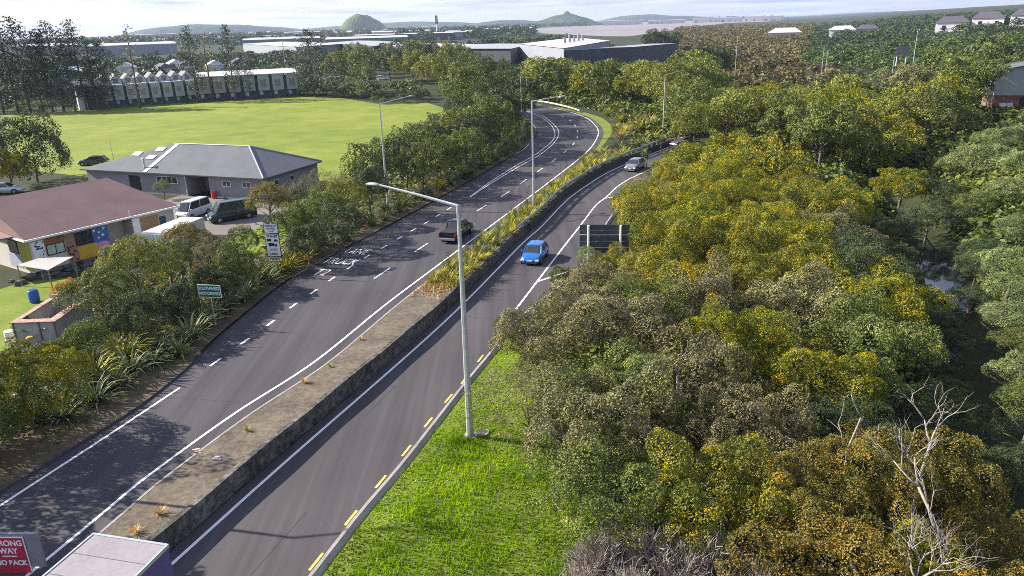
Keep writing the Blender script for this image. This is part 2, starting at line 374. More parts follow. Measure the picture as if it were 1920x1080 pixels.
# ------------------------------------------------------------ ground, roads
def axis(segs):
    o = []
    for a, b, st in segs: o += list(np.arange(a, b, st))
    o.append(segs[-1][1]); return np.array(o)
xs = axis([(-12000,-2000,1000),(-2000,-300,150),(-300,-60,12),(-60,90,1.5),(90,400,10),(400,2000,100),(2000,12000,1000)])
ys = axis([(-300,-20,40),(-20,180,1.5),(180,600,10),(600,2500,80),(2500,14000,700)])
XX, YY = np.meshgrid(xs, ys)
ZZ = terr(XX, YY)
ZZ += np.where((np.abs(XX) < 90) & (YY < 180), .06*np.sin(XX*1.9+np.sin(YY))*np.sin(YY*1.3), 0)*(near_line(WALL[::3], XX, YY) > 10.5)
mb = MB(); nx, ny = len(xs), len(ys)
me = bpy.data.meshes.new('ground'); vv = np.column_stack([XX.ravel(), YY.ravel(), ZZ.ravel()])
ff = [(j*nx+i, j*nx+i+1, (j+1)*nx+i+1, (j+1)*nx+i) for j in range(ny-1) for i in range(nx-1)]
me.from_pydata(vv.tolist(), [], ff); me.polygons.foreach_set('use_smooth', [True]*len(ff)); me.materials.append(GROUND)
tag(link('ground', me), kind='structure')

n = 260
A = resample(L_lpave, n=n); B = resample(L_rpave, n=n)
mb = MB(); ribbon(A, B, ZL, ZL, mb); ribbon(B, offset(B, .35), ZL, -1.1, mb)
tag(mb.build('motorway_on_ramp_road', asph), kind='structure')
C_ = resample(offset(WALL, .1), n=n); D_ = resample(R_pave, n=n)
# match the two edges by foot points instead of arc length
def match(o, q):
    r_ = []; j0 = 0
    nn = normals(o)
    for i, (p_, m_) in enumerate(zip(o, nn)):
        rel = q-p_; along = np.abs(rel@np.array([-m_[1], m_[0]])); along[:j0] += 1e3*0
        side = rel@m_
        k = np.argmin(along+np.where(side < 0, 1e3, 0)+.02*np.abs(side)); r_.append(q[k])
    return np.array(r_)
qd = resample(R_pave, .15)
D_ = match(C_, qd)
mb = MB(); ribbon(C_, D_, ZR, ZR, mb)
tag(mb.build('motorway_off_ramp_road', asph2), kind='structure')
# markings as sheets
def marks(name, mb, m): return tag(mb.build(name, m), kind='structure')
mb = MB(); stripe(L_rline, .16, .006, mb); marks('edge_line', mb, lineW)
mb = MB(); stripe(L_lline_near, .16, .006, mb); stripe(L_lline, .13, .006, mb); marks('edge_line', mb, lineW)
mb = MB(); stripe(L_dbl_out, .16, .006, mb); stripe(L_dbl_in, .14, .006, mb)
marks('merge_divider_lines', mb, lineW)
mb = MB(); stripe(R_wline, .17, ZR+.006, mb); stripe(R_rline, .16, ZR+.006, mb)
for a, b in (((1134,372),(1181,364)), ((1008,528),(1086,502))):
    p0, p1 = G(*a, ZR)[:2], G(*b, ZR)[:2]; stripe(np.array([p0, (p0+p1)/2, p1]), .22, ZR+.010, mb)
marks('edge_line', mb, lineW)
def dashes(pxs, z, ln, wd, mb, wid=True):
    g = [G(x, y, z)[:2] for x, y in pxs]
    for i, p_ in enumerate(g):
        d = (g[min(i+1, len(g)-1)]-g[max(i-1, 0)]); d /= np.linalg.norm(d)
        stripe(np.array([p_-d*ln/2, p_, p_+d*ln/2]), wd, z+.007, mb)
mb = MB(); dashes([(404,679),(459,640),(507,606),(550,573),(588,547),(622,523),(656,501),(688,481),(720,463),(749,446),(775,431),(800,417),(821,404),(842,391)], ZL, 1.15, .19, mb)
dashes([(717,512),(790,464),(903,390),(947,364),(982,340),(1012,319),(1038,301),(1060,284),(1075,270),(1082,257),(1083,246),(1078,235),(1069,226),(1054,218)], ZL, 3.0, .14, mb)
marks('lane_line', mb, lineW)
mb = MB(); dashes([(593,1053),(658,971),(714,903),(762,845),(803,792),(841,747),(871,712),(901,672),(926,641)], ZR, 1.1, .12, mb)
marks('no_stopping_line', mb, lineY)
# tar seams across the roads
# faint tyre-darkened seam along the off-ramp
TAR = mat('tar_seal', (.035,.034,.036), .6, .2)
mb = MB()
for a, b in (((470,1078),(575,960)), ((680,785),(742,722))):
    p0, p1 = G(*a, ZR)[:2], G(*b, ZR)[:2]; stripe(np.array([p0, (p0+p1)/2, p1]), .035, ZR+.004, mb)
p0, p1 = G(905,596,ZR)[:2], G(955,600,ZR)[:2]
for a, b in (((858,592),(948,600)),):
    p0, p1 = G(*a, ZR)[:2], G(*b, ZR)[:2]; stripe(np.array([p0, (p0+p1)/2, p1]), .06, ZR+.004, mb)
for a, b in (((190,806),(345,828)), ((300,742),(470,757)), ((90,905),(262,925)), ((150,850),(230,955)), ((240,790),(160,905))):
    p0, p1 = G(*a)[:2], G(*b)[:2]; stripe(np.array([p0, (p0+p1)/2, p1]), .03, .004, mb)
p0, p1 = G(1046,262)[:2], G(1106,260)[:2]; stripe(np.array([p0, (p0+p1)/2, p1]), .2, .004, mb)
tag(mb.build('road_tar_seams', TAR), kind='structure')

# lettering painted on the road
def text(*a, **k):
    o = text_curve(*a, **k); bpy.context.view_layer.update(); dg = bpy.context.evaluated_depsgraph_get()
    me = bpy.data.meshes.new_from_object(o.evaluated_get(dg)); q = bpy.data.objects.new(o.name, me); nm = o.name; col.objects.link(q)
    q.parent = o.parent; q.location = o.location; q.rotation_euler = o.rotation_euler; q.scale = o.scale
    bpy.data.objects.remove(o); q.name = nm; return q
def text_curve(name, s, size, m, parent=None, loc=(0,0,0), rot=(0,0,0), sx=1, sy=1, align='CENTER', ext=.0, bold=0.0):
    cu = bpy.data.curves.new(name, 'FONT'); cu.body = s; cu.size = size; cu.align_x = align; cu.align_y = 'CENTER'; cu.extrude = ext; cu.offset = bold
    cu.materials.append(m); o = bpy.data.objects.new(name, cu); col.objects.link(o)
    o.location = loc; o.rotation_euler = rot; o.scale = (sx, sy, 1)
    if parent: o.parent = parent
    return o
hd = math.atan2(*(G(720,463)-G(588,547))[:2])
for s, px, py in (('LANE', 669, 472), ('TRUCK', 639, 490), ('T2', 603, 511)):
    g = G(px, py, .008)
    tag(text('road_lettering', s, 1.0, lineW, None, g, (0,0,-hd), 1.0 if s != 'T2' else 1.15, 2.4, bold=.0), kind='structure')

# kerbs, median, retaining wall
KR = offset(L_rline, .95)
sel = KR[:, 1] < 62
kr = KR[sel]
mb = MB(); ribbon(kr, kr, 0, .1, mb); ribbon(kr, offset(kr, .14), .1, .1, mb)
tag(mb.build('median_kerb', KERB), 'long low concrete kerb edging the gritty median beside the on-ramp', 'kerb')
wl = WALL; wn = len(wl)
med_r = match(KR, resample(WALL, .2)); sel = KR[:, 1] < 118
mb = MB(); ka = offset(KR, .13)[sel]; kb = med_r[sel]; ribbon(ka, kb, .09, .12, mb)
tag(mb.build('median_strip', MEDIAN), kind='structure')
iw = [i for i in range(wn) if wl[i][1] < 77]
wn_ = wl[iw]; mb = MB()
zt = .25+.03*np.sin(np.arange(len(wn_))*.6)
ribbon(wn_, wn_, zt, -1.0, mb); ribbon(offset(wn_, -.28), wn_, zt, zt, mb); ribbon(offset(wn_, -.28), offset(wn_, -.28), 0, zt, mb)
tag(mb.build('retaining_wall', CONC), 'long stained concrete retaining wall between the two ramps', 'wall')
iw2 = [i for i in range(wn) if wl[i][1] >= 75.5]
w2 = wl[iw2]; mb = MB(); ribbon(w2, w2, .02, -1.0, mb); ribbon(offset(w2, -.25), w2, .02, .02, mb)
tag(mb.build('low_barrier_wall', mat('dark_kerb_wall', (.05,.05,.052), .9, .3, 3)), 'low dark wall under the curving steel guardrail', 'wall')
def guardrail(name, o, z0, h, m, label, post=2.0, side=1):
    e = empty(name, (*o[0], z0), 0, label, 'guardrail')
    e.location = (0, 0, 0)
    prof = [(.0,h-.31),(.07,h-.27),(.07,h-.2),(0,h-.155),(.07,h-.11),(.07,h-.04),(0,h)]
    mb = MB()
    for (d0, z_0), (d1, z_1) in zip(prof[:-1], prof[1:]):
        ribbon(offset(o, side*d0), offset(o, side*d1), z0+z_0, z0+z_1, mb)
    mb.build('rail', m, e)
    ps = resample(o, post); nn = normals(ps)
    for q, m_ in zip(ps, nn):
        b = MB(); c = q-m_*side*.12; b.box(c[0]-.05, c[0]+.05, c[1]-.05, c[1]+.05, z0-.2, z0+h-.02); b.build('post', m, e)
    return e
gr = offset(WALL, -.1)[[i for i in range(wn) if 73 < WALL[i][1]]]
guardrail('guardrail', resample(gr, 1.0), .02, .72, GALV, 'grey steel guardrail curving above the off-ramp, flax behind it')
fg = smooth([G(x, y, .7)[:2] for x, y in [(960,184),(983,186),(1014,189),(1042,194),(1067,200),(1086,206)]], 2)
guardrail('guardrail', fg, .0, .75, mat('pale_barrier', (.75,.66,.52), .5, .1, metal=.1), 'pale cream guardrail on the far outside of the bend', 4, 1)
# kerb right of the off-ramp and left of the on-ramp
kq = R_pave[[i for i in range(len(R_pave)) if R_pave[i][1] < 100]]
mb = MB(); ribbon(kq, kq, ZR, ZR+.12, mb); ribbon(kq, offset(kq, .16), ZR+.12, ZR+.12, mb); ribbon(offset(kq, .16), offset(kq, .4), ZR+.12, ZR-.1, mb)
tag(mb.build('off_ramp_kerb', KERB), 'concrete kerb between the off-ramp and the bright grass bank', 'kerb')
kq = L_lpave[[i for i in range(len(L_lpave)) if L_lpave[i][1] < 46]]
mb = MB(); ribbon(offset(kq, -.15), kq, .11, .11, mb); ribbon(kq, kq, .11, 0, mb)
tag(mb.build('on_ramp_kerb', mat('dark_bank_kerb', (.06,.055,.055), .9, .3, 4)), 'dark kerb below the leaf-littered bank at bottom left', 'kerb')  # much darker colour than the other kerbs
# soil verge left of the on-ramp, turf verge outside the bend
lv = resample(L_lpave, 1.2); lv = lv[lv[:, 1] < 170]
mb = MB(); k_ = len(lv)
js = np.array([.5*math.sin(i*.9)+.3*math.sin(i*2.3) for i in range(k_)])
o1 = offset(lv, -.15); o2 = offset(lv, -3); o3 = offset(lv, -7)
ribbon(o2, o1, .28+.05*js, .1, mb); ribbon(o3, o2, .0, .28+.05*js, mb)
tag(mb.build('leaf_litter_bank', SOIL), kind='structure')
ov = KR[[i for i in range(len(KR)) if KR[i][1] > 100 and i % 2 == 0]]
kk = len(ov); wd = 1.2+4.5*np.exp(-((np.arange(kk)-kk*.42)/(kk*.17))**2)
wd = np.minimum(wd, np.abs(near_line(WALL, ov[:, 0], ov[:, 1]))*.45+.3)
o2 = ov+normals(ov)*wd[:, None]
mb = MB(); ribbon(ov, o2, -.015, -.1, mb); ribbon(o2, ov+normals(ov)*(wd+.9)[:, None], -.1, -1.0, mb)
tag(mb.build('grass_verge', VERGE), kind='structure')

# playing field
fp = [G(x, y, -.02) for x, y in [(-500,330),(-420,232),(-200,232),(0,216),(150,206),(300,195),(450,187),(565,180),(640,184),(720,196),(800,192),(862,212),(800,262),(700,310),(640,345),(560,352),(300,352),(150,330),(60,320),(-100,345)]]
mb = MB(); mb.add(fp, [tuple(range(len(fp)))]); tag(mb.build('playing_field', FIELD), kind='structure')
# mudflat inlet
fp = [G(x, y, -.02) for x, y in [(1004,53),(1100,47.5),(1210,41.5),(1330,37.5),(1436,35.2),(1445,40),(1362,43),(1272,55),(1180,68),(1135,68),(1005,62)]]
mb = MB(); mb.add(fp, [tuple(range(len(fp)))]); tag(mb.build('tidal_mudflat', MUD), kind='structure')
# creek water
wm, wt, wb = nodes('dark_creek_water'); wb.inputs['Base Color'].default_value = (.015,.02,.015,1); wb.inputs['Roughness'].default_value = .04
nn_ = wt.nodes.new('ShaderNodeTexNoise'); nn_.inputs['Scale'].default_value = 40; bb = wt.nodes.new('ShaderNodeBump'); bb.inputs['Strength'].default_value = .08
wt.links.new(nn_.outputs[0], bb.inputs['Height']); wt.links.new(bb.outputs[0], wb.inputs['Normal'])
mb = MB(); cw = (.12+3.0*np.exp(-((CREEK[:, 1]-69)/6.5)**2)); nC = normals(CREEK)*cw[:, None]; ck = (CREEK[:, 1] > 57) & (CREEK[:, 1] < 84); ribbon((CREEK-nC)[ck], (CREEK+nC)[ck], -4.55, -4.55, mb); tag(mb.build('creek_water', wm), kind='structure')
# car park by the clubhouse and yard
pk = [G(x, y, .0) for x, y in [(250,392),(340,366),(500,382),(560,395),(520,425),(430,440),(330,440)]]
mb = MB(); mb.add(pk, [tuple(range(len(pk)))]); tag(mb.build('car_park', ramp_mat('old_car_park_seal', [(.3,(.13,.115,.11)),(.7,(.22,.2,.185))], [(.3,1),(10,1)], .95, .2)), kind='structure')
pk = [G(x, y, .004) for x, y in [(-60,560),(40,530),(130,520),(150,560),(110,600),(20,650),(-60,700)]]
mb = MB(); mb.add(pk, [tuple(range(len(pk)))]); tag(mb.build('back_lawn', VERGE), kind='structure')
pk = [G(x, y, .004) for x, y in [(425,452),(500,420),(560,400),(560,440),(500,470),(430,490)]]
mb = MB(); mb.add(pk, [tuple(range(len(pk)))]); tag(mb.build('roadside_lawn', VERGE), kind='structure')

# ------------------------------------------------------------ foliage prototypes
rs = np.random.RandomState(11)
def rdir(n, zmin=-1):
    z = rs.uniform(zmin, 1, n); a = rs.uniform(0, 2*np.pi, n); r = np.sqrt(1-z*z)
    return np.column_stack([r*np.cos(a), r*np.sin(a), z])
def leaves(pos, nor, size, asp=.6, jit=.7):
    """diamond-ish leaf sprays at pos, roughly facing nor"""
    n = len(pos); nn = nor+rs.normal(0, jit, (n, 3)); nn /= np.linalg.norm(nn, axis=1)[:, None]
    t = np.cross(nn, rs.normal(0, 1, (n, 3))); t /= np.linalg.norm(t, axis=1)[:, None]+1e-9
    b = np.cross(nn, t); s = size*rs.uniform(.55, 1.35, n)[:, None]
    v = np.empty((n, 4, 3))
    v[:, 0] = pos-t*s*.5; v[:, 1] = pos+b*s*asp*.5; v[:, 2] = pos+t*s*.5+nn*s*.12; v[:, 3] = pos-b*s*asp*.5
    return v.reshape(-1, 3)
def crown_mesh(name, n, size, lobes=34, flat=.72, spread=(.4,.78), lr=(.24,.42), zmin=-.25, density=None, asp=.6):
    d = rdir(lobes, zmin); c = d*rs.uniform(*spread, lobes)[:, None]; c[:, 2] *= flat
    r = rs.uniform(*lr, lobes); c = np.vstack([c, [[0,0,.05]]]); r = np.append(r, .5)
    # tiny secondary lobes for a broken outline
    m = lobes*2; k = rs.randint(0, lobes, m); d2 = rdir(m, -.1); c = np.vstack([c, c[k]+d2*r[k][:, None]*.9]); r = np.append(r, rs.uniform(.07,.17,m))
    wgt = r**2; wgt /= wgt.sum(); N_ = int(n*2.2)
    k = rs.choice(len(r), N_, p=wgt); dd = rdir(N_, -.55); q = c[k]+dd*(r[k]*rs.uniform(.8, 1.04, N_))[:, None]
    keep = np.ones(N_, bool)
    for i in range(len(r)):
        keep &= ~((np.linalg.norm(q-c[i], axis=1) < r[i]*.78) & (k != i))
    q = q[keep][:n]; dd = dd[keep][:n]
    ph = rs.uniform(0, 6.28, 6); u = q/(np.linalg.norm(q, axis=1)[:, None]+1e-6)
    f = 1+.13*np.sin(u[:, 0]*4+ph[0])*np.sin(u[:, 1]*4.5+ph[1])+.09*np.sin(u[:, 0]*9+ph[2])*np.sin(u[:, 1]*8+ph[3])*np.sin(u[:, 2]*8+ph[4])
    q = q*f[:, None]
    me = soup(name, leaves(q, dd, size, asp), 4, [FOL['green']])
    return me
crownN = [crown_mesh('crown_near_%d' % i, 30000, .036, lobes=34+8*i, lr=(.2,.36)) for i in range(3)]
crownB = [crown_mesh('crown_broad_%d' % i, 44000, .027, lobes=52+12*i, spread=(.3,1.0), lr=(.11,.27), flat=.7) for i in range(3)]
crownM = [crown_mesh('crown_mid_%d' % i, 11000, .05, lobes=38+8*i, spread=(.35,.95), lr=(.13,.28)) for i in range(4)]
crownF = [crown_mesh('crown_far_%d' % i, 2600, .11, lobes=22+5*i) for i in range(3)]
crownT = [crown_mesh('crown_thin_%d' % i, 15000, .028, lobes=46, spread=(.3,.85), lr=(.12,.28), asp=.35) for i in range(2)]
def trunk_mesh(name, h=1.0, r=.035, limbs=5, seed=1):
    q = random.Random(seed); mb = MB()
    top = Vector((q.uniform(-.08,.08), q.uniform(-.08,.08), h*.8))
    mb.tube([(0,0,-.15),(0,0,0), top*.5+Vector((.03,0,0)), top], [r*1.5, r*1.15, r*.85, r*.4], 7)
    for i in range(limbs):
        a = 2*math.pi*i/limbs+q.uniform(-.5,.5); s = top*q.uniform(.35,.75); l = q.uniform(.25,.45)*h
        e = s+Vector((math.cos(a)*l, math.sin(a)*l, l*q.uniform(.6,1.1)))
        mb.tube([s, (s+e)/2+Vector((0,0,.03)), e], [r*.5, r*.35, r*.12], 5)
    return mb.mesh(name, [BARK], True)
trunks = [trunk_mesh('trunk_%d' % i, seed=i+3) for i in range(3)]
def tree(x, y, zc, R, flat, species, proto, label, group, kindname='broadleaf_tree', cat='tree', z0=None, rz=None, sparse=False, thr=.3):
    """crown centre height zc above 0, crown radius R"""
    g = tz(x, y) if z0 is None else z0
    e = empty(kindname, (x, y, g), rnd.uniform(0, 6.28) if rz is None else rz, label, cat, group)
    c = link('crown', rnd.choice(proto), None, e, (0, 0, zc-g)); c.scale = (R*rnd.uniform(.9,1.1), R*rnd.uniform(.9,1.1), R*flat); with_mat(c, FOL[species])
    h = max(.8, (zc-g)+R*.25)
    t = link('trunk', rnd.choice(trunks), None, e, (0,0,0)); t.scale = (h*.9, h*.9, h)
    return e
# strap-leaved clump
def flax_mesh(name, nb=80, L=1.7, wdt=.06, seed=0, stiff=.5):
    r = np.random.RandomState(seed); V = []
    for i in range(nb):
        a = r.uniform(0, 2*np.pi); tilt = r.uniform(.08, 1.0); ln = L*r.uniform(.6, 1.1); dx, dy = math.cos(a), math.sin(a)
        px_, py_ = -dy, dx; x = r.uniform(0,.12); z = 0; ang = tilt; prev = None
        seg = 4
        for k in range(seg+1):
            w_ = wdt*(1-.85*(k/seg)**2)
            c = np.array([dx*x+r.normal()*.0, dy*x, z]); l_, r_ = c-np.array([px_,py_,0])*w_/2, c+np.array([px_,py_,0])*w_/2
            if prev is not None: V += [prev[0], prev[1], r_, l_]
            prev = (l_, r_)
            x += math.sin(ang)*ln/seg; z += math.cos(ang)*ln/seg; ang += stiff*r.uniform(.5,1.2)*(k+1)/seg
    # joined per blade is unnecessary: every quad keeps its own shade
    return soup(name, np.array(V), 4, [FOL['flax']])
flaxes = [flax_mesh('flax_%d' % i, 90, 1.7, .09, i, .75) for i in range(4)]
flaxs = [flax_mesh('flax_small_%d' % i, 60, 1.0, .06, 20+i, .5) for i in range(3)]
tuftm = [flax_mesh('tuft_%d' % i, 50, .5, .02, 40+i, .6) for i in range(2)]
def clump(x, y, s, species, label, group, meshes=None, name='flax_plant', cat='flax', z=None):
    o = link(name, rnd.choice(meshes or flaxes), None, None, (x, y, (tz(x, y) if z is None else z)), rnd.uniform(0, 6.28))
    o.scale = (s, s, s*rnd.uniform(.85,1.15)); with_mat(o, FOL[species]); tag(o, label, cat, group); return o
placed = []
def far_enough(x, y, d):
    for (a, b, e) in placed:
        if (a-x)**2+(b-y)**2 < (d*.5+e*.5)**2: return False
    return True
def scatter(poly, n, gap, fn, seed, tries=40, share=True):
    q = random.Random(seed); X = [p_[0] for p_ in poly]; Y = [p_[1] for p_ in poly]; loc = []; c = 0; t = 0
    while c < n and t < n*tries:
        t += 1; x = q.uniform(min(X), max(X)); y = q.uniform(min(Y), max(Y))
        if not inpoly(x, y, poly): continue
        g = gap(x, y) if callable(gap) else gap
        if any((a-x)**2+(b-y)**2 < ((g+e)*.5)**2 for a, b, e in loc): continue
        if share and any((a-x)**2+(b-y)**2 < ((g+e)*.42)**2 for a, b, e in placed): continue
        loc.append((x, y, g)); fn(x, y, q, g); c += 1
    placed.extend(loc) if share else None
    return loc

# ---- explicit trees by where their crowns stand
def crown_at(px, py, rpx, zc, species, proto, label, group=None, flat=.75, kindname='broadleaf_tree', cat='tree'):
    g = G(px, py, zc); depth = (g-np.array([0,0,CAMH]))@FWD; R = rpx*depth/FPX
    tree(g[0], g[1], zc, R, flat, species, proto, label, group, kindname, cat)
    placed.append((g[0], g[1], R*1.5)); return g, R
# ------------------------------------------------------------ plants
def px_poly(pts, z=0.0): return [G(x, y, z)[:2] for x, y in pts]
Q = random.Random(5)
def pick(q, *a):                       # pick(q, ('olive',3),('green',1))
    t = sum(w_ for _, w_ in a); r = q.uniform(0, t)
    for n_, w_ in a:
        r -= w_
        if r <= 0: return n_
    return a[-1][0]
WORD = {'olive':'olive-yellow','gold':'golden-yellow','rust':'rusty orange-brown','green':'mid-green','lime':'bright yellow-green','dark':'dark green','grey':'pale grey-green','twig':'half-bare grey-brown','brown':'brownish','orange':'vivid orange'}

TG = []
for px_, by_, w_, yb_ in [(1243,250,10,250),(1668,172,14,172),(1377,154,8,154),(1543,150,14,150),(1710,140,8,140),(1888,221,45,221),(1188,322,24,330)]:
    g_ = HIT(px_, by_); TG.append((px_, w_, yb_, math.hypot(g_[0], g_[1])))
TG += [(1125, 38, 460, 64), (1165, 100, 112, 400), (1030, 60, 104, 400), (1465, 85, 156, 214)]
def clear_view(x, y, g0, h, R):
    D = math.hypot(x, y)
    for k in range(6):
        bad = False; tp = P(x, y, g0+h+R*.85); hw_ = R*1.05*1400/D
        for (tx, w_, yb_, Dt) in TG:
            if D < Dt+1.5 and abs(tp[0]-tx) < hw_+w_ and tp[1] < yb_: bad = True
        if not bad: return h, R
        h *= .82; R *= .82
    return None, None
# the broad canopy between the off-ramp and the creek
def sp_canopy(px, py, q):
    if py > 760:
        if px > 1250: return pick(q, ('rust',8),('gold',3),('olive',2))
        return pick(q, ('twig',4),('green',2),('olive',1))
    if px < 1230 and py > 500: return pick(q, ('twig',6),('green',1),('olive',3))
    if px > 1560 and py > 330: return pick(q, ('dark',3),('olive',2),('green',2))  # dark foliage colour put here for the shade over the creek
    if py > 620: return pick(q, ('olive',4),('gold',3),('twig',2),('green',1))
    if py > 480: return pick(q, ('olive',4),('gold',3),('twig',2),('green',2))
    return pick(q, ('gold',5),('olive',5),('rust',1),('twig',1),('lime',1))
def fn_canopy(x, y, q, g):
    g0 = tz(x, y); R = g*.5*q.uniform(1.45, 2.05); D = math.hypot(x, y)
    px, py = P(x, y, g0+4.5)
    side = float(near_line(R_pave, np.array([x]), np.array([y]))[0])
    zc = g0+2.9+q.uniform(-.5, .6)-1.3*max(0, 1-side/7)
    if py > 640: zc -= .8
    if px > 1660: zc -= 1.2
    R = min(R, max(.8, side*.95+.2)); hh, R2 = clear_view(x, y, g0, zc-g0, R)
    if hh is None: return
    R = R2; zc = g0+hh
    sp = sp_canopy(px, py, q)
    where = ('in the near canopy at the lower right' if py > 760 else 'beside the off-ramp kerb, left part of the canopy' if side < 9 else 'over the dark creek bank' if px > 1560 else 'in the middle of the canopy right of the off-ramp')
    thin = sp == 'twig' and q.random() < .35
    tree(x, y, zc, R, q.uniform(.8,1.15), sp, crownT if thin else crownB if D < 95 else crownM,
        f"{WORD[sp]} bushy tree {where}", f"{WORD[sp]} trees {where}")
canopy = px_poly([(1260,300),(1216,345),(1190,395),(1165,450),(1110,540),(1020,610),(965,680),(985,760),(1060,850),(1150,905),(1230,935),(1340,950),(1440,1000),(1520,1120),(1620,1250),(2050,1300),(1960,1000),(1840,820),(1740,690),(1680,590),(1640,480),(1600,400),(1560,350),(1480,310),(1400,285)], 1.5)
scatter(canopy, 110, lambda x, y: 3.3+.02*math.hypot(x, y), fn_canopy, 3, tries=80)
# right bank of the creek
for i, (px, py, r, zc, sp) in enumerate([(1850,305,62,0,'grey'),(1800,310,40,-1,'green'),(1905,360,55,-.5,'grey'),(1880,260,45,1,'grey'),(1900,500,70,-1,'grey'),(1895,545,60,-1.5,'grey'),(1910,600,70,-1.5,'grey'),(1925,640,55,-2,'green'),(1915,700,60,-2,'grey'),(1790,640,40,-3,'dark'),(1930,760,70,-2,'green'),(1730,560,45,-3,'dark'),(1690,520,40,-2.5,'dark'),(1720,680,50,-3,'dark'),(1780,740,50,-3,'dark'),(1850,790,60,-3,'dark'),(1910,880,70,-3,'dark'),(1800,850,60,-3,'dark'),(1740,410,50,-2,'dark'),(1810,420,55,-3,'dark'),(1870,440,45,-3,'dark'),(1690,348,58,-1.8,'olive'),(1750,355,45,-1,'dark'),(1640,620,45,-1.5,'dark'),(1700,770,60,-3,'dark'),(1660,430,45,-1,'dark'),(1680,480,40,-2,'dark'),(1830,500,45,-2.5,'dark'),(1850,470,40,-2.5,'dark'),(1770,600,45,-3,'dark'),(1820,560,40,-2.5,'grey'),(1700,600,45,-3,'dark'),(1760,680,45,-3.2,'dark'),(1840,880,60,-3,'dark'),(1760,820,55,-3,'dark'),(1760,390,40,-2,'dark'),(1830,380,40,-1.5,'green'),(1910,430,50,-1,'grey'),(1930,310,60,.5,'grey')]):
    crown_at(px, py, r, zc+(1.2 if sp != 'dark' else .1), 'dark' if sp == 'grey' and px < 1830 and py > 330 else sp, crownN, {'grey':'pale grey-green leafy tree lit by sun on the far creek bank','green':'mid-green shrubby tree on the far creek bank','dark':'dark shaded tree crowding the creek hollow','olive':'olive-yellow tree at the head of the creek hollow'}[sp], WORD[sp]+' trees around the creek hollow', .7)  # dark foliage carries the shade of the hollow in its colour

# slope beyond: between the bend and the houses on the right
def fn_mid(x, y, q, g):
    g0 = tz(x, y); R = g*.5*q.uniform(1.4, 1.8); px, py = P(x, y, g0+4); D = math.hypot(x, y)
    h = R*.75+q.uniform(.2, 1.6)*(1 if D < 180 else .3)
    h, R2 = clear_view(x, y, g0, h, R)
    if h is None: return
    R = R2
    if px < 1420 and py < 290: sp = pick(q, ('lime',6),('olive',3),('green',3),('grey',1)); where = 'in the bush between the bend and the off-ramp'
    elif py < 130: sp = pick(q, ('dark',4),('green',4),('grey',1)); where = 'on the slope below the white hillside houses'
    elif px > 1750: sp = pick(q, ('green',4),('dark',3),('lime',1)); where = 'near the brick and grey house on the right'
    else: sp = pick(q, ('olive',5),('gold',1.5),('green',3),('dark',1),('lime',3)); where = 'in the bushland above the canopy on the right'
    tree(x, y, g0+h, R, q.uniform(.9,1.2), sp, crownM if D < 190 else crownF, f"{WORD[sp]} rounded tree {where}", f"{WORD[sp]} trees {where}")
mid = [HIT(*p_)[:2] for p_ in [(1005,176),(1075,196),(1160,240),(1225,285),(1290,300),(1400,290),(1480,315),(1560,345),(1620,350),(1700,320),(1790,270),(1960,275),(1960,165),(1750,165),(1620,180),(1540,190),(1430,190),(1370,185),(1330,160),(1000,148)]]
cl = []
def clear_mid(x, y):
    return 1
def gapmid(x, y): return 4.6+.019*math.hypot(x, y)
keepout = [(*HIT(1890,222)[:2], 9), (*HIT(1860,225)[:2], 7), (*HIT(1770,222)[:2], 4)]
placed += [(a, b, c*2) for a, b, c in keepout]
def mid_ok(fn):
    def f(x, y, q, g):
        s = float(near_line(L_rpave, np.array([x]), np.array([y]))[0])
        if s < 9 and y < 260: return
        s2 = float(near_line(R_pave, np.array([x]), np.array([y]))[0])
        if -7 < s2 < 2.5 and y < 135: return
        if x > 0 and abs(x) < 400: fn(x, y, q, g)
    return f
scatter(mid, 120, gapmid, mid_ok(fn_mid), 8, tries=60)
# explicit larger ones
for px, py, r, zc, sp, lab in [
    (1335,118,50,5,'dark','dark green spreading tree at the right end of the dark factory'),
    (1235,78,36,8,'dark','dark domed tree rising behind the dark warehouse'),
    (1700,150,48,7,'twig','brown-grey bare-looking tree behind the tall lamp posts'),
    (1810,150,75,7,'green','big mid-green tree with bare forked trunks by the brick house'),
    (1850,110,55,8,'dark','dark green tree on the slope just above the brick house')]:
    crown_at(px, py, r, zc, sp, crownM, lab, None, .8)
# bare stems of that tree
# left of the on-ramp: dark roadside trees
def fn_l1(x, y, q, g):
    px, py = P(x, y, 0); D = math.hypot(x, y); R = g*.5*q.uniform(1.4, 1.75)
    h = 2.9+2.2*sstep(85, 150, D)+q.uniform(-.2,.8)
    sp = pick(q, ('dark',5),('green',5),('lime',1)) if py > 225 else pick(q, ('green',4),('dark',3),('olive',1),('lime',2))
    where = 'in the row between the sports field and the on-ramp' if py > 225 else 'in the thicket beyond the field corner'
    tree(x, y, h, R, q.uniform(1.05,1.35), sp, crownM, f"{WORD[sp]} bushy tree {where}", f"{WORD[sp]} trees {where}")
def l1_gap(x, y): return 3.3+.013*math.hypot(x, y)
def road_ok(fn, left=2.6):
    def f(x, y, q, g):
        s = float(near_line(L_lpave, np.array([x]), np.array([y]))[0])
        if s > -left: return
        fn(x, y, q, g)
    return f
l1 = px_poly([(680,385),(705,412),(745,408),(860,345),(950,290),(990,262),(998,240),(984,228),(960,212),(940,208),(925,225),(900,250),(850,285),(780,325),(715,352)])
scatter(l1, 55, l1_gap, road_ok(fn_l1, 2.2), 21, tries=80)
l2 = px_poly([(885,218),(910,205),(950,215),(985,215),(985,165),(960,132),(800,128),(640,140),(640,172),(720,186),(800,184)])
scatter(l2, 28, lambda x, y: 6+.012*math.hypot(x, y), road_ok(fn_l1, 3), 22, tries=60)
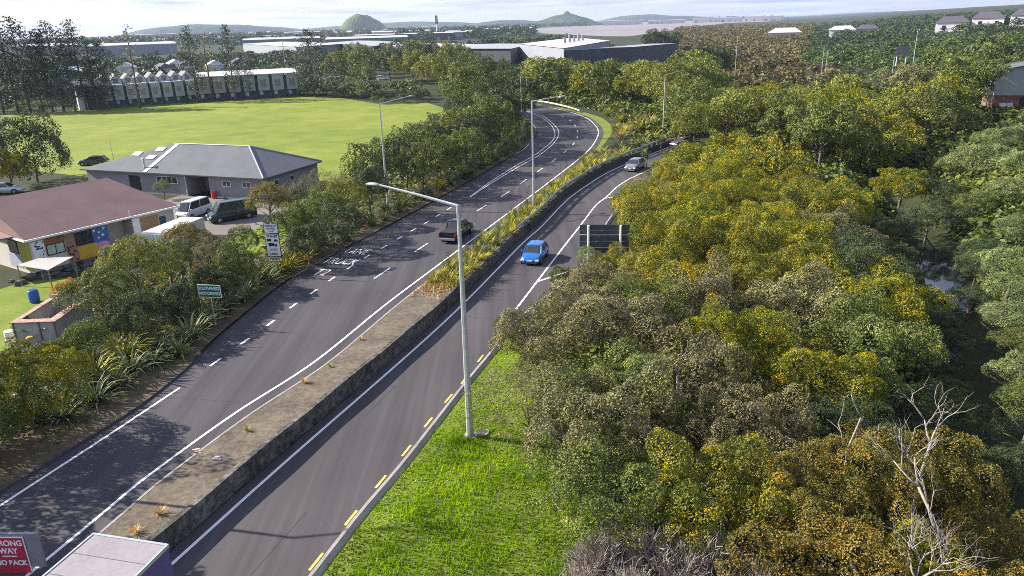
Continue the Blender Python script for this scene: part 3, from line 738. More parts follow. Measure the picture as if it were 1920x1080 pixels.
# planted bank at the lower left
for px, py, r, zc, sp, lab, fl in [
    (45,745,105,1.7,'olive','large yellow-green shrub filling the lower left edge','a'),
    (130,700,50,1.0,'olive','smaller olive shrub next to the large lower left shrub','a'),
    (-40,820,90,1.2,'green','green shrub cut by the left edge beside the on-ramp','a'),
    (190,560,62,2.2,'green','dense green shrub left of the green motorway sign','a'),
    (255,500,62,2.9,'lime','bright leafy shrub below the orange warning panel of the preschool','a'),
    (315,490,45,2.4,'green','mid-green shrub between the preschool deck and the motorway sign','a'),
    (255,600,60,1.6,'dark','dark shrub low on the bank above the flax','a'),
    (330,570,50,1.5,'dark','dark shrub just behind the green motorway sign','a'),
    (125,545,24,2.0,'orange','small vivid orange shrub below the preschool wall','a'),
    (180,525,26,2.4,'rust','rust-tipped shrub right beside the vivid orange one','a'),
    (350,460,45,2.3,'rust','rusty brown shrub in front of the white container','a'),
    (395,480,40,2.2,'twig','half-bare brown shrub right of the white container','a'),
    (440,500,48,1.7,'green','green shrub left of the white transit lane sign','a'),
    (400,535,42,1.3,'dark','dark green shrub between the two roadside signs','a'),
    (455,455,34,1.9,'green','green shrub below the parked dark minibus','a'),
    (505,378,40,2.5,'rust','rusty shrub at the front corner of the clubhouse','a'),
    (560,370,42,2.8,'twig','grey-brown half-bare shrub against the clubhouse side wall','a'),
    (545,420,42,2.2,'green','bright-edged green shrub behind the transit lane sign','a'),
    (610,350,38,2.6,'twig','brownish shrub at the rear corner of the clubhouse','a'),
    (600,395,46,2.4,'green','rounded green shrub between clubhouse and on-ramp','a'),
    (650,375,44,2.4,'lime','yellow-green shrub left of the left roadside lamp post','a'),
    (575,455,42,1.8,'dark','dark shrub right of the transit lane sign','a'),
    (640,425,46,2.0,'dark','dark shrub at the foot of the left roadside lamp post','a'),
    (690,350,44,2.6,'dark','dark shrub behind the left roadside lamp post','a'),
    (60,298,78,3.4,'dark','big dark green conical tree behind the preschool roof','t'),
    (15,318,40,3.0,'olive','olive-tinged tree left of the big dark conical tree','t'),
    (305,352,16,1.2,'grey','small grey-green shrub in front of the clubhouse door','a'),
    (20,690,40,1.2,'green','green shrub on the lawn edge below the shed','a'),
    (100,665,36,1.1,'lime','yellow-green shrub in front of the shed corner','a'),
    (165,640,48,1.3,'green','green shrub right of the shed','a'),
    (55,615,24,1.2,'lime','narrow bright green shrub in front of the open-roofed shed','a')]:
    crown_at(px, py, r*1.04, zc*1.28 if fl == 'a' else zc, sp, crownT if sp == 'twig' else crownN, lab, None, 1.15 if fl == 'a' else 1.3, 'garden_shrub' if fl == 'a' else 'broadleaf_tree', 'shrub' if fl == 'a' else 'tree')
# flax along the left verge
def fn_flax(x, y, q, g):
    s = float(near_line(L_lpave, np.array([x]), np.array([y]))[0])
    if s > -.45: return
    D = math.hypot(x, y); where = 'near the two roadside signs' if D < 66 else 'along the far edge of the on-ramp'
    where = 'on the bank at lower left' if D < 45 else where
    sp = pick(q, ('flax',6),('grey',1),('flaxy',1 if D > 45 else 2))
    clump(x, y, q.uniform(1.0,1.45), sp, f"{'yellowish' if sp=='flaxy' else 'grey-green'} strap-leaved flax clump {where}", f"{'yellowish' if sp=='flaxy' else 'grey-green'} flax clumps {where}", z=.12)
def bandl(a, b, d0, d1): # band left of the on-ramp between y a..b
    o = L_lpave[[i for i in range(len(L_lpave)) if a < L_lpave[i][1] < b]]
    return [tuple(p_) for p_ in offset(o, d0)]+[tuple(p_) for p_ in offset(o, d1)[::-1]]
scatter(bandl(34, 46, -2.2, -6.5), 30, 1.5, fn_flax, 31, share=False)
scatter(bandl(44, 68, -1.0, -3.6), 48, 1.3, fn_flax, 32, share=False)
scatter(bandl(68, 150, -.8, -3.0), 60, 1.7, fn_flax, 33, share=False)
def fn_low(x, y, q, g):
    sp = pick(q, ('twig',2),('rust',1),('green',3),('olive',2)); D = math.hypot(x, y)
    if float(near_line(L_lpave, np.array([x]), np.array([y]))[0]) > -2.4: return
    tree(x, y, .55, .9*q.uniform(.8,1.3), .8, sp, crownF, f"low {WORD[sp]} undergrowth shrub on the left bank", f"low {WORD[sp]} shrubs on the left bank", 'low_shrub', 'shrub')
scatter(bandl(22, 62, -3.4, -12), 75, 1.7, fn_low, 34, share=False)
# median planting
def fn_med(x, y, q, g):
    D = math.hypot(x, y)
    where = 'on the median behind the retaining wall' if D < 80 else 'on the widening median by the guardrail'
    sp = pick(q, ('flaxy',6),('flax',2))
    o = clump(x, y, q.uniform(.9,1.4), sp, f"{'yellow-green' if sp=='flaxy' else 'grey-green'} flax tuft {where}", f"{'yellow-green' if sp=='flaxy' else 'grey-green'} flax tufts {where}", flaxs, 'flax_tuft', z=.08)
KRm = KR[[i for i in range(len(KR)) if 57.5 < KR[i][1] < 120]]; Wm = match(KRm, resample(WALL, .2))
dm = (Wm-KRm); ln_ = np.linalg.norm(dm, axis=1)[:, None]; dm = dm/ln_
medpoly = [tuple(p_) for p_ in KRm+dm*.35]+[tuple(p_) for p_ in (Wm-dm*.35)[::-1]]
scatter(medpoly, 230, .8, fn_med, 41, share=False)
# dark flower stalks standing over the median flax
STALK = mat('dark_flax_stalk', (.05,.03,.02), .9)
for px, py in [(952,402),(965,396),(978,392),(988,390),(1052,340),(1064,333),(1078,326),(1092,318),(872,492),(846,520)]:
    g = G(px, py, .1); h = Q.uniform(2, 2.7); mb = MB(); a = Q.uniform(-.3,.3); b = Q.uniform(-.2,.2)
    mb.tube([(0,0,0),(a*.5,b*.5,h*.6),(a,b,h)], [.02,.016,.01], 5)
    for k in range(7):
        z = h*(.6+.055*k); c = Vector((a*z/h, b*z/h, z)); d = Vector(((-1)**k*.2, Q.uniform(-.1,.1), .16)); mb.tube([c, c+d], [.014,.03], 5)
    tag(mb.build('flax_flower_stalk', STALK, loc=(g[0], g[1], .08)), 'tall dark seed stalk rising from the median flax', 'flower stalk', 'dark seed stalks over the median flax')
# dry grass at the start of the planting
me = []
V = []
for i in range(1400):
    t = rs.uniform(0, 1); k = int(t*(len(KRm)-1)*.13); p0 = KRm[k]+dm[k]*rs.uniform(.1, ln_[k][0]-.4)-np.array([.3,1.0])*rs.uniform(0,3)
    a = rs.uniform(0, 6.28); h = rs.uniform(.12,.38); dx, dy = math.cos(a)*.05, math.sin(a)*.05; l = rs.normal(0,.12,2)
    V += [(p0[0]-dx, p0[1]-dy, .1), (p0[0]+dx, p0[1]+dy, .1), (p0[0]+l[0], p0[1]+l[1], .1+h)]
tag(link('dry_grass', soup('dry_grass', np.array(V), 3, [FOL['drygrass']])), kind='stuff')
# small weeds and leaf scraps on the median
for px, py, s, sp in [(619,688,.3,'flaxy'),(464,808,.4,'flaxy'),(676,637,.35,'drygrass'),(570,718,.45,'drygrass'),(300,965,.5,'drygrass'),(255,1000,.5,'drygrass')]:
    g = G(px, py, .1); clump(g[0], g[1], s, sp, {'flaxy':'little green weed sprouting from the bare median','drygrass':'dry tan grass tuft on the bare median'}[sp], {'flaxy':'little green weeds on the bare median','drygrass':'dry grass tufts on the bare median'}[sp], flaxs, 'weed', 'weed', z=.1)

# grass bank at the bottom
def bank_in(x, y):
    s = near_line(R_pave, x, y)
    px = 960+0*x
    v = np.stack([x, y, -1.0-CAMH+0*x]); k = FWD@v; px = 960+FPX*(RT@v)/k; py = 540-FPX*(UP@v)/k
    lim = np.interp(py, [560,640,760,860,930,1000,1100,1250], [965,975,1000,1075,1110,1120,1075,1050])
    return (s > .45) & (px < lim) & (y < 50)
kq = R_pave[[i for i in range(len(R_pave)) if R_pave[i][1] < 52]][::2]
mb = MB()
prev = None
for d in (.36, 1.5, 3, 5, 8, 11, 14):
    q_ = offset(kq, d); z_ = terr(q_[:, 0], q_[:, 1])+(.05 if d > 1 else .02)
    if d > .5 and prev is not None: ribbon(prev[0], q_, prev[1], z_, mb)
    prev = (q_, z_)
tag(mb.build('grass_bank', ramp_mat('bank_turf', [(.3,(.07,.1,.016)),(.5,(.13,.17,.024)),(.7,(.2,.19,.05))], [(.5,1),(5,1)], .95, .5), smooth=True), kind='structure')
n_ = 150000; x = rs.uniform(-16, 8, n_); y = rs.uniform(12, 50, n_); k = bank_in(x, y); x, y = x[k], y[k]; z = terr(x, y)+.03
n_ = len(x); a = rs.uniform(0, 6.28, n_)
s_ = near_line(R_pave, x, y); patch = .5+.5*np.sin(x*1.3+np.sin(y*.9)*2)*np.sin(y*.8+x*.3)
h = rs.uniform(.1,.32, n_)*(.35+.65*np.clip((s_-.3)/1.6, 0, 1))*(.55+.7*patch)
h *= np.where(y > 36, .6, 1.0); wd_ = .032
V = np.empty((n_, 3, 3)); V[:, 0] = np.column_stack([x-np.cos(a)*wd_, y-np.sin(a)*wd_, z]); V[:, 1] = np.column_stack([x+np.cos(a)*wd_, y+np.sin(a)*wd_, z])
V[:, 2] = np.column_stack([x+rs.normal(0,.07,n_), y+rs.normal(0,.07,n_), z+h])
tag(link('bank_grass', soup('bank_grass', V.reshape(-1, 3), 3, [FOL['grass']])), kind='stuff')
# low scrub along the lower edge of the bank
def fn_edge(x, y, q, g):
    sp = pick(q, ('twig',3),('green',3),('olive',2)); z0 = tz(x, y)
    tree(x, y, z0+.5, g*.8, .7, sp, crownT if sp == 'twig' else crownM, f"low {WORD[sp]} scrub bush along the edge of the grass bank", f"low {WORD[sp]} scrub along the grass bank", 'scrub_bush', 'bush')
scatter(px_poly([(985,640),(990,740),(1040,830),(1110,910),(1150,960),(1130,1010),(1100,1060),(1080,1120),(1230,1130),(1300,1000),(1210,880),(1100,760)], -1.2), 46, 1.4, fn_edge, 51, share=False)

# bare grey twig bushes
def twig_mesh(name, n, seed):
    r = np.random.RandomState(seed); V = []
    nb = n//14
    for i in range(nb):
        d = rdir(1, .1)[0]; base = rdir(1, .0)[0]*.15; L0 = r.uniform(.55, 1.0)
        tip = base+d*L0; w_ = .012
        def q4(a, b, w_):
            t = b-a; s = np.cross(t, r.normal(0,1,3)); s /= np.linalg.norm(s)+1e-9
            return [a-s*w_, a+s*w_, b+s*w_*.4, b-s*w_*.4]
        V += q4(base, tip, .014)
        for k in range(13):
            u = r.uniform(.35, 1); a = base+(tip-base)*u; e = d+r.normal(0,.45,3); e /= np.linalg.norm(e); V += q4(a, a+e*r.uniform(.1,.28), .006)
    return soup(name, np.array(V), 4, [PALEBARK])
TW = [twig_mesh('twigs_%d' % i, 5200, i) for i in range(2)]
TWIGM = mat('grey_twigs', (.27,.23,.2), .9, .35, 4)
for px, py, r in [(1130,1030,85),(1230,1020,95),(1330,1030,95),(1180,1090,85),(1290,1095,85),(1430,1065,85),(1280,1050,90),(1380,1095,90),(1090,1085,75),(1160,985,60)]:
    g = G(px, py, .3); dep = (g-np.array([0,0,CAMH]))@FWD; R = r*dep/FPX
    low = py > 900
    z0 = tz(g[0], g[1])+.2 if low else 3.2
    if not low: g = G(px, py, 3.6)
    o = link('bare_bush' , rnd.choice(TW), None, None, (g[0], g[1], z0 if low else 3.0), rnd.uniform(0,6)); o.scale = (R, R, R*1.35); with_mat(o, TWIGM)
    tag(o, 'leafless grey twiggy bush at the bottom edge' if low else 'leafless brown-grey twigs showing through the left of the canopy', 'bush', 'leafless bushes at the bottom' if low else 'leafless bushes in the canopy')
# dead trees with pale limbs
def dead_tree(px, py, ztop_px, zbase, seed, label, spread=.55, lean=(0,0), levels=4, thick=.13, nb=3):
    q = random.Random(seed); g = G(px, py, zbase); g0 = tz(g[0], g[1])
    e = empty('dead_tree', (g[0], g[1], g0), 0, label, 'dead tree')
    mbt = MB(); br = []
    H = ztop_px; LL = [0]+[H*.42*.78**i for i in range(8)]
    def grow(p0, d, l, r, lev):
        pts = [p0]; dd = Vector(d)
        for k in range(3):
            dd = (dd+Vector((q.gauss(0,.2), q.gauss(0,.2), q.gauss(.03,.14)))).normalized(); pts.append(pts[-1]+dd*l/3)
        rad = [r, r*.85, r*.7, r*.55]
        if lev == 0:
            mbt.tube(pts, rad, 8)
        else:
            br[-1].tube(pts, rad if lev < levels else [r, r*.7, r*.45, r*.15], 6)
        if lev < levels:
            for k in range(nb if lev < 2 else 2):
                if lev == 0: br.append(MB())
                a = q.uniform(0, 6.28); nd = (dd+Vector((math.cos(a), math.sin(a), q.uniform(-.1,.5)))*spread*q.uniform(.7,1.4)).normalized()
                grow(pts[-1] if k else pts[2], nd, LL[lev+1]*q.uniform(.75,1.15), r*.55, lev+1)
    h0 = zbase-g0
    grow(Vector((0,0,-.2)), (lean[0], lean[1], 1), h0, thick, 0)
    mbt.build('trunk', PALEBARK, e, True)
    for b in br: b.build('limb', PALEBARK, e, True)
    return e
dead_tree(1710, 1110, 2.5, 1.6, 3, 'large pale dead tree with many forking bare limbs, lower right corner', .75, (-.05,.05), 5, .07, 5)
dead_tree(1745, 850, 3.2, 2.6, 8, 'pale dead branches forking above the rusty canopy, behind the large dead tree', .7, (.05,0), 4, .1, 3)
dead_tree(1840, 930, 3.0, 2.4, 12, 'slim dead tree with upright pale limbs near the lower right edge', .6, (.1,.1), 4, .09, 3)
dead_tree(1590, 770, 3.5, 3.0, 15, 'short broken pale branch poking out beside the round golden tree', .8, (.1,0), 2, .07, 2)
dead_tree(1270, 690, 3, 3.2, 17, 'pinkish bare branch lying across the middle of the canopy', .8, (.4,0), 3, .1, 2)
dead_tree(1470, 200, 5, 3.0, 19, 'pale leafless sapling standing alone in the bushland', .3, (0,0), 3, .12, 3)
dead_tree(1560, 1085, 2.4, 1.5, 23, 'tangled pale dead branches left of the large dead tree', .8, (-.2,0), 4, .07, 3)
# roadside shrubs right of the off-ramp
for px, py, r, zc, sp, lab in [(1103,478,22,1.6,'grey','pale leafy sapling in front of the large sign seen from behind'),(1112,505,20,.8,'grey','pale shrub under the large sign seen from behind'),(1200,378,16,.8,'lime','bright green shrub on the off-ramp shoulder, lower of two'),(1212,352,16,1.0,'lime','bright green shrub on the off-ramp shoulder, upper of two'),(1185,408,16,.6,'lime','low bright green bush just above the large sign'),(1262,296,22,1.2,'green','green bush hiding the road end behind the cabbage trees'),(1300,288,26,1.6,'lime','yellow-green bush at the far end of the off-ramp'),(1240,312,18,.9,'lime','small bright bush below the road end by the cabbage trees'),(940,606,16,.3,'green','small green bush leaning over the off-ramp kerb'),(1055,520,28,1.0,'green','green bush at the corner of the hatched shoulder')]:
    crown_at(px, py, r, zc, sp, crownN, lab, None, 1.0, 'roadside_shrub', 'shrub')
# pale flax and grasses round the bend
def fn_bend(x, y, q, g):
    s = float(near_line(L_rpave, np.array([x]), np.array([y]))[0])
    s2 = float(near_line(WALL, np.array([x]), np.array([y]))[0])
    if s < 2.2 or s2 > -.6 and y < 150: return
    sp = pick(q, ('flaxy',4),('flax',2),('drygrass',1))
    clump(x, y, q.uniform(1.3,2.0), sp, f"{ {'flaxy':'yellow-green','flax':'grey-green','drygrass':'straw-coloured'}[sp]} flax clump on the outside of the bend", f"{sp} clumps outside the bend")
bend = [G(x, y, -.4)[:2] for x, y in [(1118,276),(1165,240),(1135,218),(1090,200),(1020,182),(1030,172),(1100,188),(1200,222),(1260,265),(1235,290),(1205,282),(1160,292),(1110,318),(1100,300)]]
scatter(bend, 55, 2.2, fn_bend, 61, share=False)
for px, py, r, lab in [(1240,262,16,'spiky cabbage tree behind the end of the guardrail'),(1213,292,18,'spiky cabbage tree at the off-ramp shoulder beside the silver car'),(1225,315,18,'lower spiky cabbage tree at the off-ramp shoulder')]:
    g = G(px, py, 1.2); e = empty('cabbage_tree', (g[0], g[1], tz(g[0], g[1])), 0, lab, 'tree')
    mb = MB(); mb.tube([(0,0,-.2),(0,0,2.2)], [.09,.07], 7); mb.build('trunk', BARK, e)
    for k in range(3):
        c = link('crown', rnd.choice(flaxs), None, e, (Q.uniform(-.5,.5), Q.uniform(-.5,.5), 1.7+.3*k), k); c.scale = (1.1,1.1,1.1); with_mat(c, FOL['grey'])

# two trees just outside the left edge whose shade lies across the on-ramp
tree(-31.5, 33.5, 5.2, 4.2, 1.0, 'green', crownM, 'tree outside the left edge of the frame shading the on-ramp', None)
tree(-29.5, 26.5, 5.0, 3.8, 1.0, 'green', crownM, 'second tree outside the left edge of the frame shading the on-ramp', None)
# grassy filling between the median tufts
n_ = 9000; kk = rs.randint(0, len(KRm), n_); w_ = rs.uniform(.12, .95, n_)[:, None]; p0 = KRm[kk]*(1-w_)+Wm[kk]*w_+rs.normal(0,.25,(n_, 2))
s_k = near_line(KR, p0[:, 0], p0[:, 1]) > .2; s_w = near_line(WALL, p0[:, 0], p0[:, 1]) < -.2; p0 = p0[s_k & s_w & (p0[:, 1] > 58)]; n_ = len(p0)
a = rs.uniform(0, 6.28, n_); h = rs.uniform(.15,.5, n_); V = np.empty((n_, 3, 3)); V[:, 0] = np.column_stack([p0[:, 0]-np.cos(a)*.05, p0[:, 1]-np.sin(a)*.05, 0*a+.1]); V[:, 1] = np.column_stack([p0[:, 0]+np.cos(a)*.05, p0[:, 1]+np.sin(a)*.05, 0*a+.1]); V[:, 2] = np.column_stack([p0[:, 0]+rs.normal(0,.15,n_), p0[:, 1]+rs.normal(0,.15,n_), .1+h])
tag(link('median_ground_cover', soup('median_ground_cover', V.reshape(-1, 3), 3, [FOL['flaxy']])), kind='stuff')
# ------------------------------------------------------------ lamp posts
LENS = mat('lamp_glass', (.5,.52,.5), .2, .05)
def zfor(x, y, py):
    lo, hi = -5, 60
    for _ in range(50):
        m_ = (lo+hi)/2
        if P(x, y, m_)[1] > py: lo = m_
        else: hi = m_
    return lo
def lamp(base, top, arm, label, z0=None, rise=.45, r=.11, name='street_lamp', m=GALV, head=True, cat='street lamp', curved=False):
    b = HIT(*base) if z0 is None else G(*base, z0)
    zt = zfor(b[0], b[1], top[1]); tx = G(*top, zt)
    e = empty(name, tuple(b), 0, label, cat)
    h = zt-b[2]; mb = MB()
    mb.tube([(0,0,-.3),(0,0,.02),(0,0,h*.5),(0,0,h)], [r*1.45,r*1.4,r*1.0,r*.62], 8); mb.build('pole', m, e)
    mb = MB(); mb.tube([(0,0,0),(0,0,.06)], [r*2.6,r*2.6], 12)
    for k in range(4): a = k*1.57+.78; mb.tube([(math.cos(a)*r*2.1, math.sin(a)*r*2.1, 0), (math.cos(a)*r*2.1, math.sin(a)*r*2.1, .13)], .02, 5)
    mb.build('base_flange', m, e)
    if arm:
        a = G(*arm, zt+rise)-np.array([b[0], b[1], b[2]]); p0 = Vector((0,0,h-.03)); p1 = Vector(a); d = (p1-p0)
        L = d.length
        if L > 6: d *= 6/L; p1 = p0+d; L = 6
        mb = MB(); mb.tube([p0, p0+d*.5+Vector((0,0,.03 if not curved else .25)), p1], [r*.62,r*.5,r*.4], 6); mb.build('outreach_arm', m, e)
        if head:
            u = Vector((d.x, d.y, d.z*.2)).normalized(); s = u.cross(Vector((0,0,1))).normalized(); up = s.cross(u)
            mb = MB(); prof = [(0,.05,.04),(.18,.12,.07),(.5,.17,.08),(.72,.13,.05),(.82,.05,.02)]
            rings = []
            for t_, hw, hh in prof:
                c = p1+u*t_; rings.append([c+s*hw+up*0, c+s*hw*.7+up*hh, c-s*hw*.7+up*hh, c-s*hw, c-s*hw*.8-up*.04, c+s*hw*.8-up*.04])
            v = [q for r_ in rings for q in r_]; f = []
            for i in range(len(rings)-1):
                for k in range(6): f.append((i*6+k, i*6+(k+1) % 6, (i+1)*6+(k+1) % 6, (i+1)*6+k))
            f += [tuple(range(5,-1,-1)), tuple(range((len(rings)-1)*6, len(rings)*6))]
            mb.add(v, f); hd_ = mb.build('lamp_head', m, e, True)
            mb = MB(); c = p1+u*.45-up*.055; mb.add([c+s*.11+u*.2, c-s*.11+u*.2, c-s*.11-u*.2, c+s*.11-u*.2], [(0,3,2,1)]); mb.build('lamp_glass', LENS, hd_)
    return e
lamp((882,822),(856,385),(712,347),'tall grey lamp post on the grass bank, nearest of all, its arm over the road', rise=.7, r=.14)
lamp((728,392),(712,195),(765,181),'lamp post left of the on-ramp standing in the roadside shrubs', z0=.1)
lamp((1001,386),(997,190),(1048,181),'lamp post on the median where the guardrail begins', z0=.1, r=.11)
lamp((1243,252),(1247,140),(1288,130),'lamp post with arm in the bush right of the bend')
lamp((1668,175),(1676,107),(1706,99),'lamp post with a long arm in front of a dark sign, upper right')
lamp((1377,156),(1380,70),(1389,60),'slim curved-top lamp post before the brown mangroves', r=.1, curved=True)
lamp((979,258),(976,143),None,'plain slim pole in the dark trees left of the bend', z0=.05, r=.09, name='light_pole')
lamp((965,168),(964,130),(988,122),'lamp post rising out of the trees left of the bend top')
lamp((988,176),(987,148),None,'thin short pole with a green tinge by the top of the bend', r=.07, name='light_pole')
lamp((1539,150),(1543,88),None,'left pole of the close pair above the mangroves', r=.1, name='light_pole')
lamp((1546,152),(1548,98),(1553,90),'right curved lamp post of the close pair above the mangroves', r=.1, curved=True)
lamp((1709,140),(1718,60),(1722,52),'tallest lamp post on the upper right slope', r=.12, curved=True)
lamp((998,120),(998,84),None,'short pole before the white-roofed warehouse', r=.1, name='light_pole')
lamp((1130,124),(1130,96),(1119,91),'lamp post before the long dark warehouse', r=.1)
lamp((769,136),(769,94),None,'pole standing before the white warehouse roof', r=.12, name='light_pole')
lamp((802,152),(801,112),(808,111),'lamp post over the trees below the dark flat-roofed factory', r=.1)
lamp((537,140),(531,72),(523,68),'tall lamp post behind the right end of the townhouses', r=.14)
lamp((494,140),(491,104),None,'short pole behind the townhouses', r=.12, name='light_pole')
lamp((328,130),(325,92),None,'pole among trees behind the left townhouses', r=.12, name='light_pole')
lamp((213,300),(210,262),None,'thin dark post at the field edge behind the clubhouse', r=.05, name='goal_post', cat='post')
# one standing just outside the frame whose thin shadow falls across the median
e = lamp((-60,905),(-130,560),(-40,530),'lamp post outside the left edge of the frame', z0=0, r=.12)
# drain by the near lamp
g = HIT(903,812); e = empty('drain_cover', (g[0], g[1], g[2]+.03), 0, 'round dark drain cover in the grass beside the nearest lamp post', 'drain')
mb = MB(); mb.tube([(0,0,-.1),(0,0,.05)], [.42,.42], 16); mb.build('frame', KERB, e); mb = MB(); mb.tube([(0,0,.03),(0,0,.07)], [.3,.28], 16); mb.build('lid', mat('rusty_lid', (.1,.08,.07), .8, .4), e)

# ------------------------------------------------------------ signs
BLACKP = mat('black_sign_print', (.02,.02,.022), .6, .1); REDP = mat('red_sign_face', (.42,.03,.05), .45, .08); GRNP = mat('green_sign_face', (.01,.17,.09), .45, .08)
SIGNW = mat('white_sign_face', (.8,.79,.8), .45, .03)
def sign_frame(e, w_, h_, z_, face, border=None, t=.03, name='sign_panel', off=0):
    mb = MB(); mb.box(-w_/2, w_/2, off-.0, off+t, z_, z_+h_); p_ = mb.build(name, border or face, e)
    if border:
        b = .05; mb = MB(); mb.box(-w_/2+b, w_/2-b, off-.004, off+.001, z_+b, z_+h_-b); mb.build('sign_face', face, p_)
    return p_
def facing(b, deg=0): # local -Y faces the camera side of the road heading
    return -hd+R_(deg)
b = G(404,612,.15); e = empty('motorway_sign', tuple(b), -hd+.12, 'green SOUTHWEST MOTORWAY sign with white border on a slim post', 'road sign')
mb = MB(); mb.tube([(0,.05,-.2),(0,.05,3.0)], .05, 8); mb.build('post', GALV, e)
p_ = sign_frame(e, 1.75, .95, 2.2, GRNP, SIGNW)
text('lettering', 'SOUTHWEST', .3, SIGNW, p_, (0,-.008,2.87), (R_(90),0,0), .92, 1.05, bold=.012); text('lettering', 'MOTORWAY', .3, SIGNW, p_, (0,-.008,2.5), (R_(90),0,0), .92, 1.05, bold=.012)
b = G(520,517,.15); e = empty('transit_lane_sign', tuple(b), -hd+.1, 'tall white transit lane sign of three stacked panels on a post', 'road sign')
mb = MB(); mb.tube([(0,.06,-.2),(0,.06,4.6)], .055, 8); mb.build('post', GALV, e)
W_ = 1.3
p1_ = sign_frame(e, W_, .85, 3.75, SIGNW, BLACKP, name='top_panel'); p2_ = sign_frame(e, W_, 2.0, 1.72, SIGNW, BLACKP, name='main_panel'); p3_ = sign_frame(e, W_, .42, 1.27, SIGNW, BLACKP, name='bottom_panel')
for s, z in (('EMERGENCY', 4.4), ('STOPPING', 4.17), ('LANE', 3.94)): text('lettering', s, .2, BLACKP, p1_, (0,-.008,z), (R_(90),0,0), .9, 1, bold=.006)
text('lettering', 'TRANSIT', .27, BLACKP, p2_, (0,-.008,3.5), (R_(90),0,0), .95, 1, bold=.01); text('lettering', 'LANE', .3, BLACKP, p2_, (0,-.008,1.95), (R_(90),0,0), 1.05, 1, bold=.012)
text('lettering', 'BEGINS', .28, BLACKP, p3_, (0,-.008,1.48), (R_(90),0,0), .95, 1, bold=.012)
mb = MB()  # bus, car, truck pictograms
mb.box(-.5,-.12,-.008,-.004,3.08,3.27); mb.box(-.46,-.38,-.008,-.004,3.03,3.08); mb.box(-.24,-.16,-.008,-.004,3.03,3.08)
mb.box(.12,.5,-.008,-.004,3.08,3.17); mb.box(.2,.42,-.008,-.004,3.17,3.25); mb.box(.16,.24,-.008,-.004,3.03,3.08); mb.box(.38,.46,-.008,-.004,3.03,3.08)
mb.box(-.4,.12,-.008,-.004,2.66,2.92); mb.box(.14,.38,-.008,-.004,2.66,2.83); mb.box(-.32,-.22,-.008,-.004,2.6,2.66); mb.box(.2,.3,-.008,-.004,2.6,2.66)
mb.build('pictograms', BLACKP, p2_)
for z in (2.45,2.34,2.23): 
    mb = MB(); mb.box(-.38,.38,-.008,-.004,z,z+.045); mb.build('small_print', mat('grey_print', (.35,.35,.37), .6), p2_)
# wrong way sign at the lower left edge
gA = G(-24,1010,1.6); gB = G(42,1012,1.6); gw = float(np.linalg.norm(gB-gA)); yaw = math.atan2(gB[1]-gA[1], gB[0]-gA[0])
b = (gA+gB)/2; e = empty('wrong_way_sign', (b[0], b[1], 0.1), yaw+.04, 'red WRONG WAY GO BACK sign cut off by the lower left edge', 'road sign')
zt = 1.6+.0; W_ = gw*1.0
mb = MB(); mb.box(-W_/2, W_/2, 0, .03, -.1+zt-1.75, zt); p_ = mb.build('sign_panel', SIGNW, e)
mb = MB(); mb.box(-W_/2+.04, W_/2-.04, -.005, .001, zt-1.8, zt-.05); mb.build('sign_face', REDP, p_)
mb = MB(); mb.box(-W_/2-.1, W_/2+.55, .05, .16, zt-1.45, zt+.12); mb.build('backing_board', mat('grey_board', (.25,.27,.28), .5, .1, metal=.3), e)
for s, z in (('WRONG', -.3), ('WAY', -.66), ('GO BACK', -1.22)): text('lettering', s, .34 if s != 'GO BACK' else .3, SIGNW, p_, (.0,-.01,zt+z), (R_(90),0,0), .95, 1.05, bold=.012)
mb = MB(); mb.box(-.3,.3,-.01,-.006,zt-.93,zt-.88); mb.build('dash', SIGNW, p_)
mb = MB(); mb.tube([(-.3,.1,-.4),(-.3,.1,zt)], .05, 8); mb.build('post', GALV, e)
mb = MB(); mb.tube([(.5,.1,-.4),(.5,.1,zt)], .05, 8); mb.build('post', GALV, e)
# large sign seen from behind
bA = G(1087,421,3.2); bB = G(1180,421,3.2); b = (bA+bB)/2; yaw = math.atan2(bB[1]-bA[1], bB[0]-bA[0]); W_ = float(np.linalg.norm(bB-bA))
z0_ = tz(b[0], b[1]); e = empty('large_road_sign', (b[0], b[1], z0_), yaw, 'large dark sign seen from behind, on two posts beside the off-ramp', 'road sign')
BACKP = mat('grey_sign_back', (.075,.085,.1), .55, .1, metal=.3); H0 = .6-z0_; H1 = 3.2-z0_
for k in range(5):
    z = H0+(H1-H0)*k/5; mb = MB(); mb.box(-W_/2, W_/2, 0, .03, z+.01, z+(H1-H0)/5-.012); mb.build('panel_board', BACKP, e)
for z in (H0+.5, H1-.95): mb = MB(); mb.box(-W_/2, W_/2, -.09, -.002, z, z+.06); mb.build('rail', mat('light_rail', (.4,.43,.45), .5), e)
for x in (-W_*.32, W_*.33): mb = MB(); mb.tube([(x,-.2,-.4),(x,-.2,H1-.02)], .1, 10); mb.build('post', WHITE, e)
# dark sign on the upper right
g = HIT(1685,150); D_ = math.hypot(g[0], g[1]); e = empty('gantry_sign', tuple(g), -math.atan2(g[0], g[1]), 'dark motorway sign seen side-on behind the long-armed lamp post', 'road sign')
k = D_/1400; mb = MB(); mb.box(-9*k, 8*k, 0, .3, 38*k, 52*k); mb.build('sign_panel', mat('dark_blue_sign', (.05,.055,.07), .6), e)
for x in (-7*k, 6*k): mb = MB(); mb.tube([(x,.4,-1),(x,.4,48*k)], .13, 8); mb.build('post', WHITE, e)

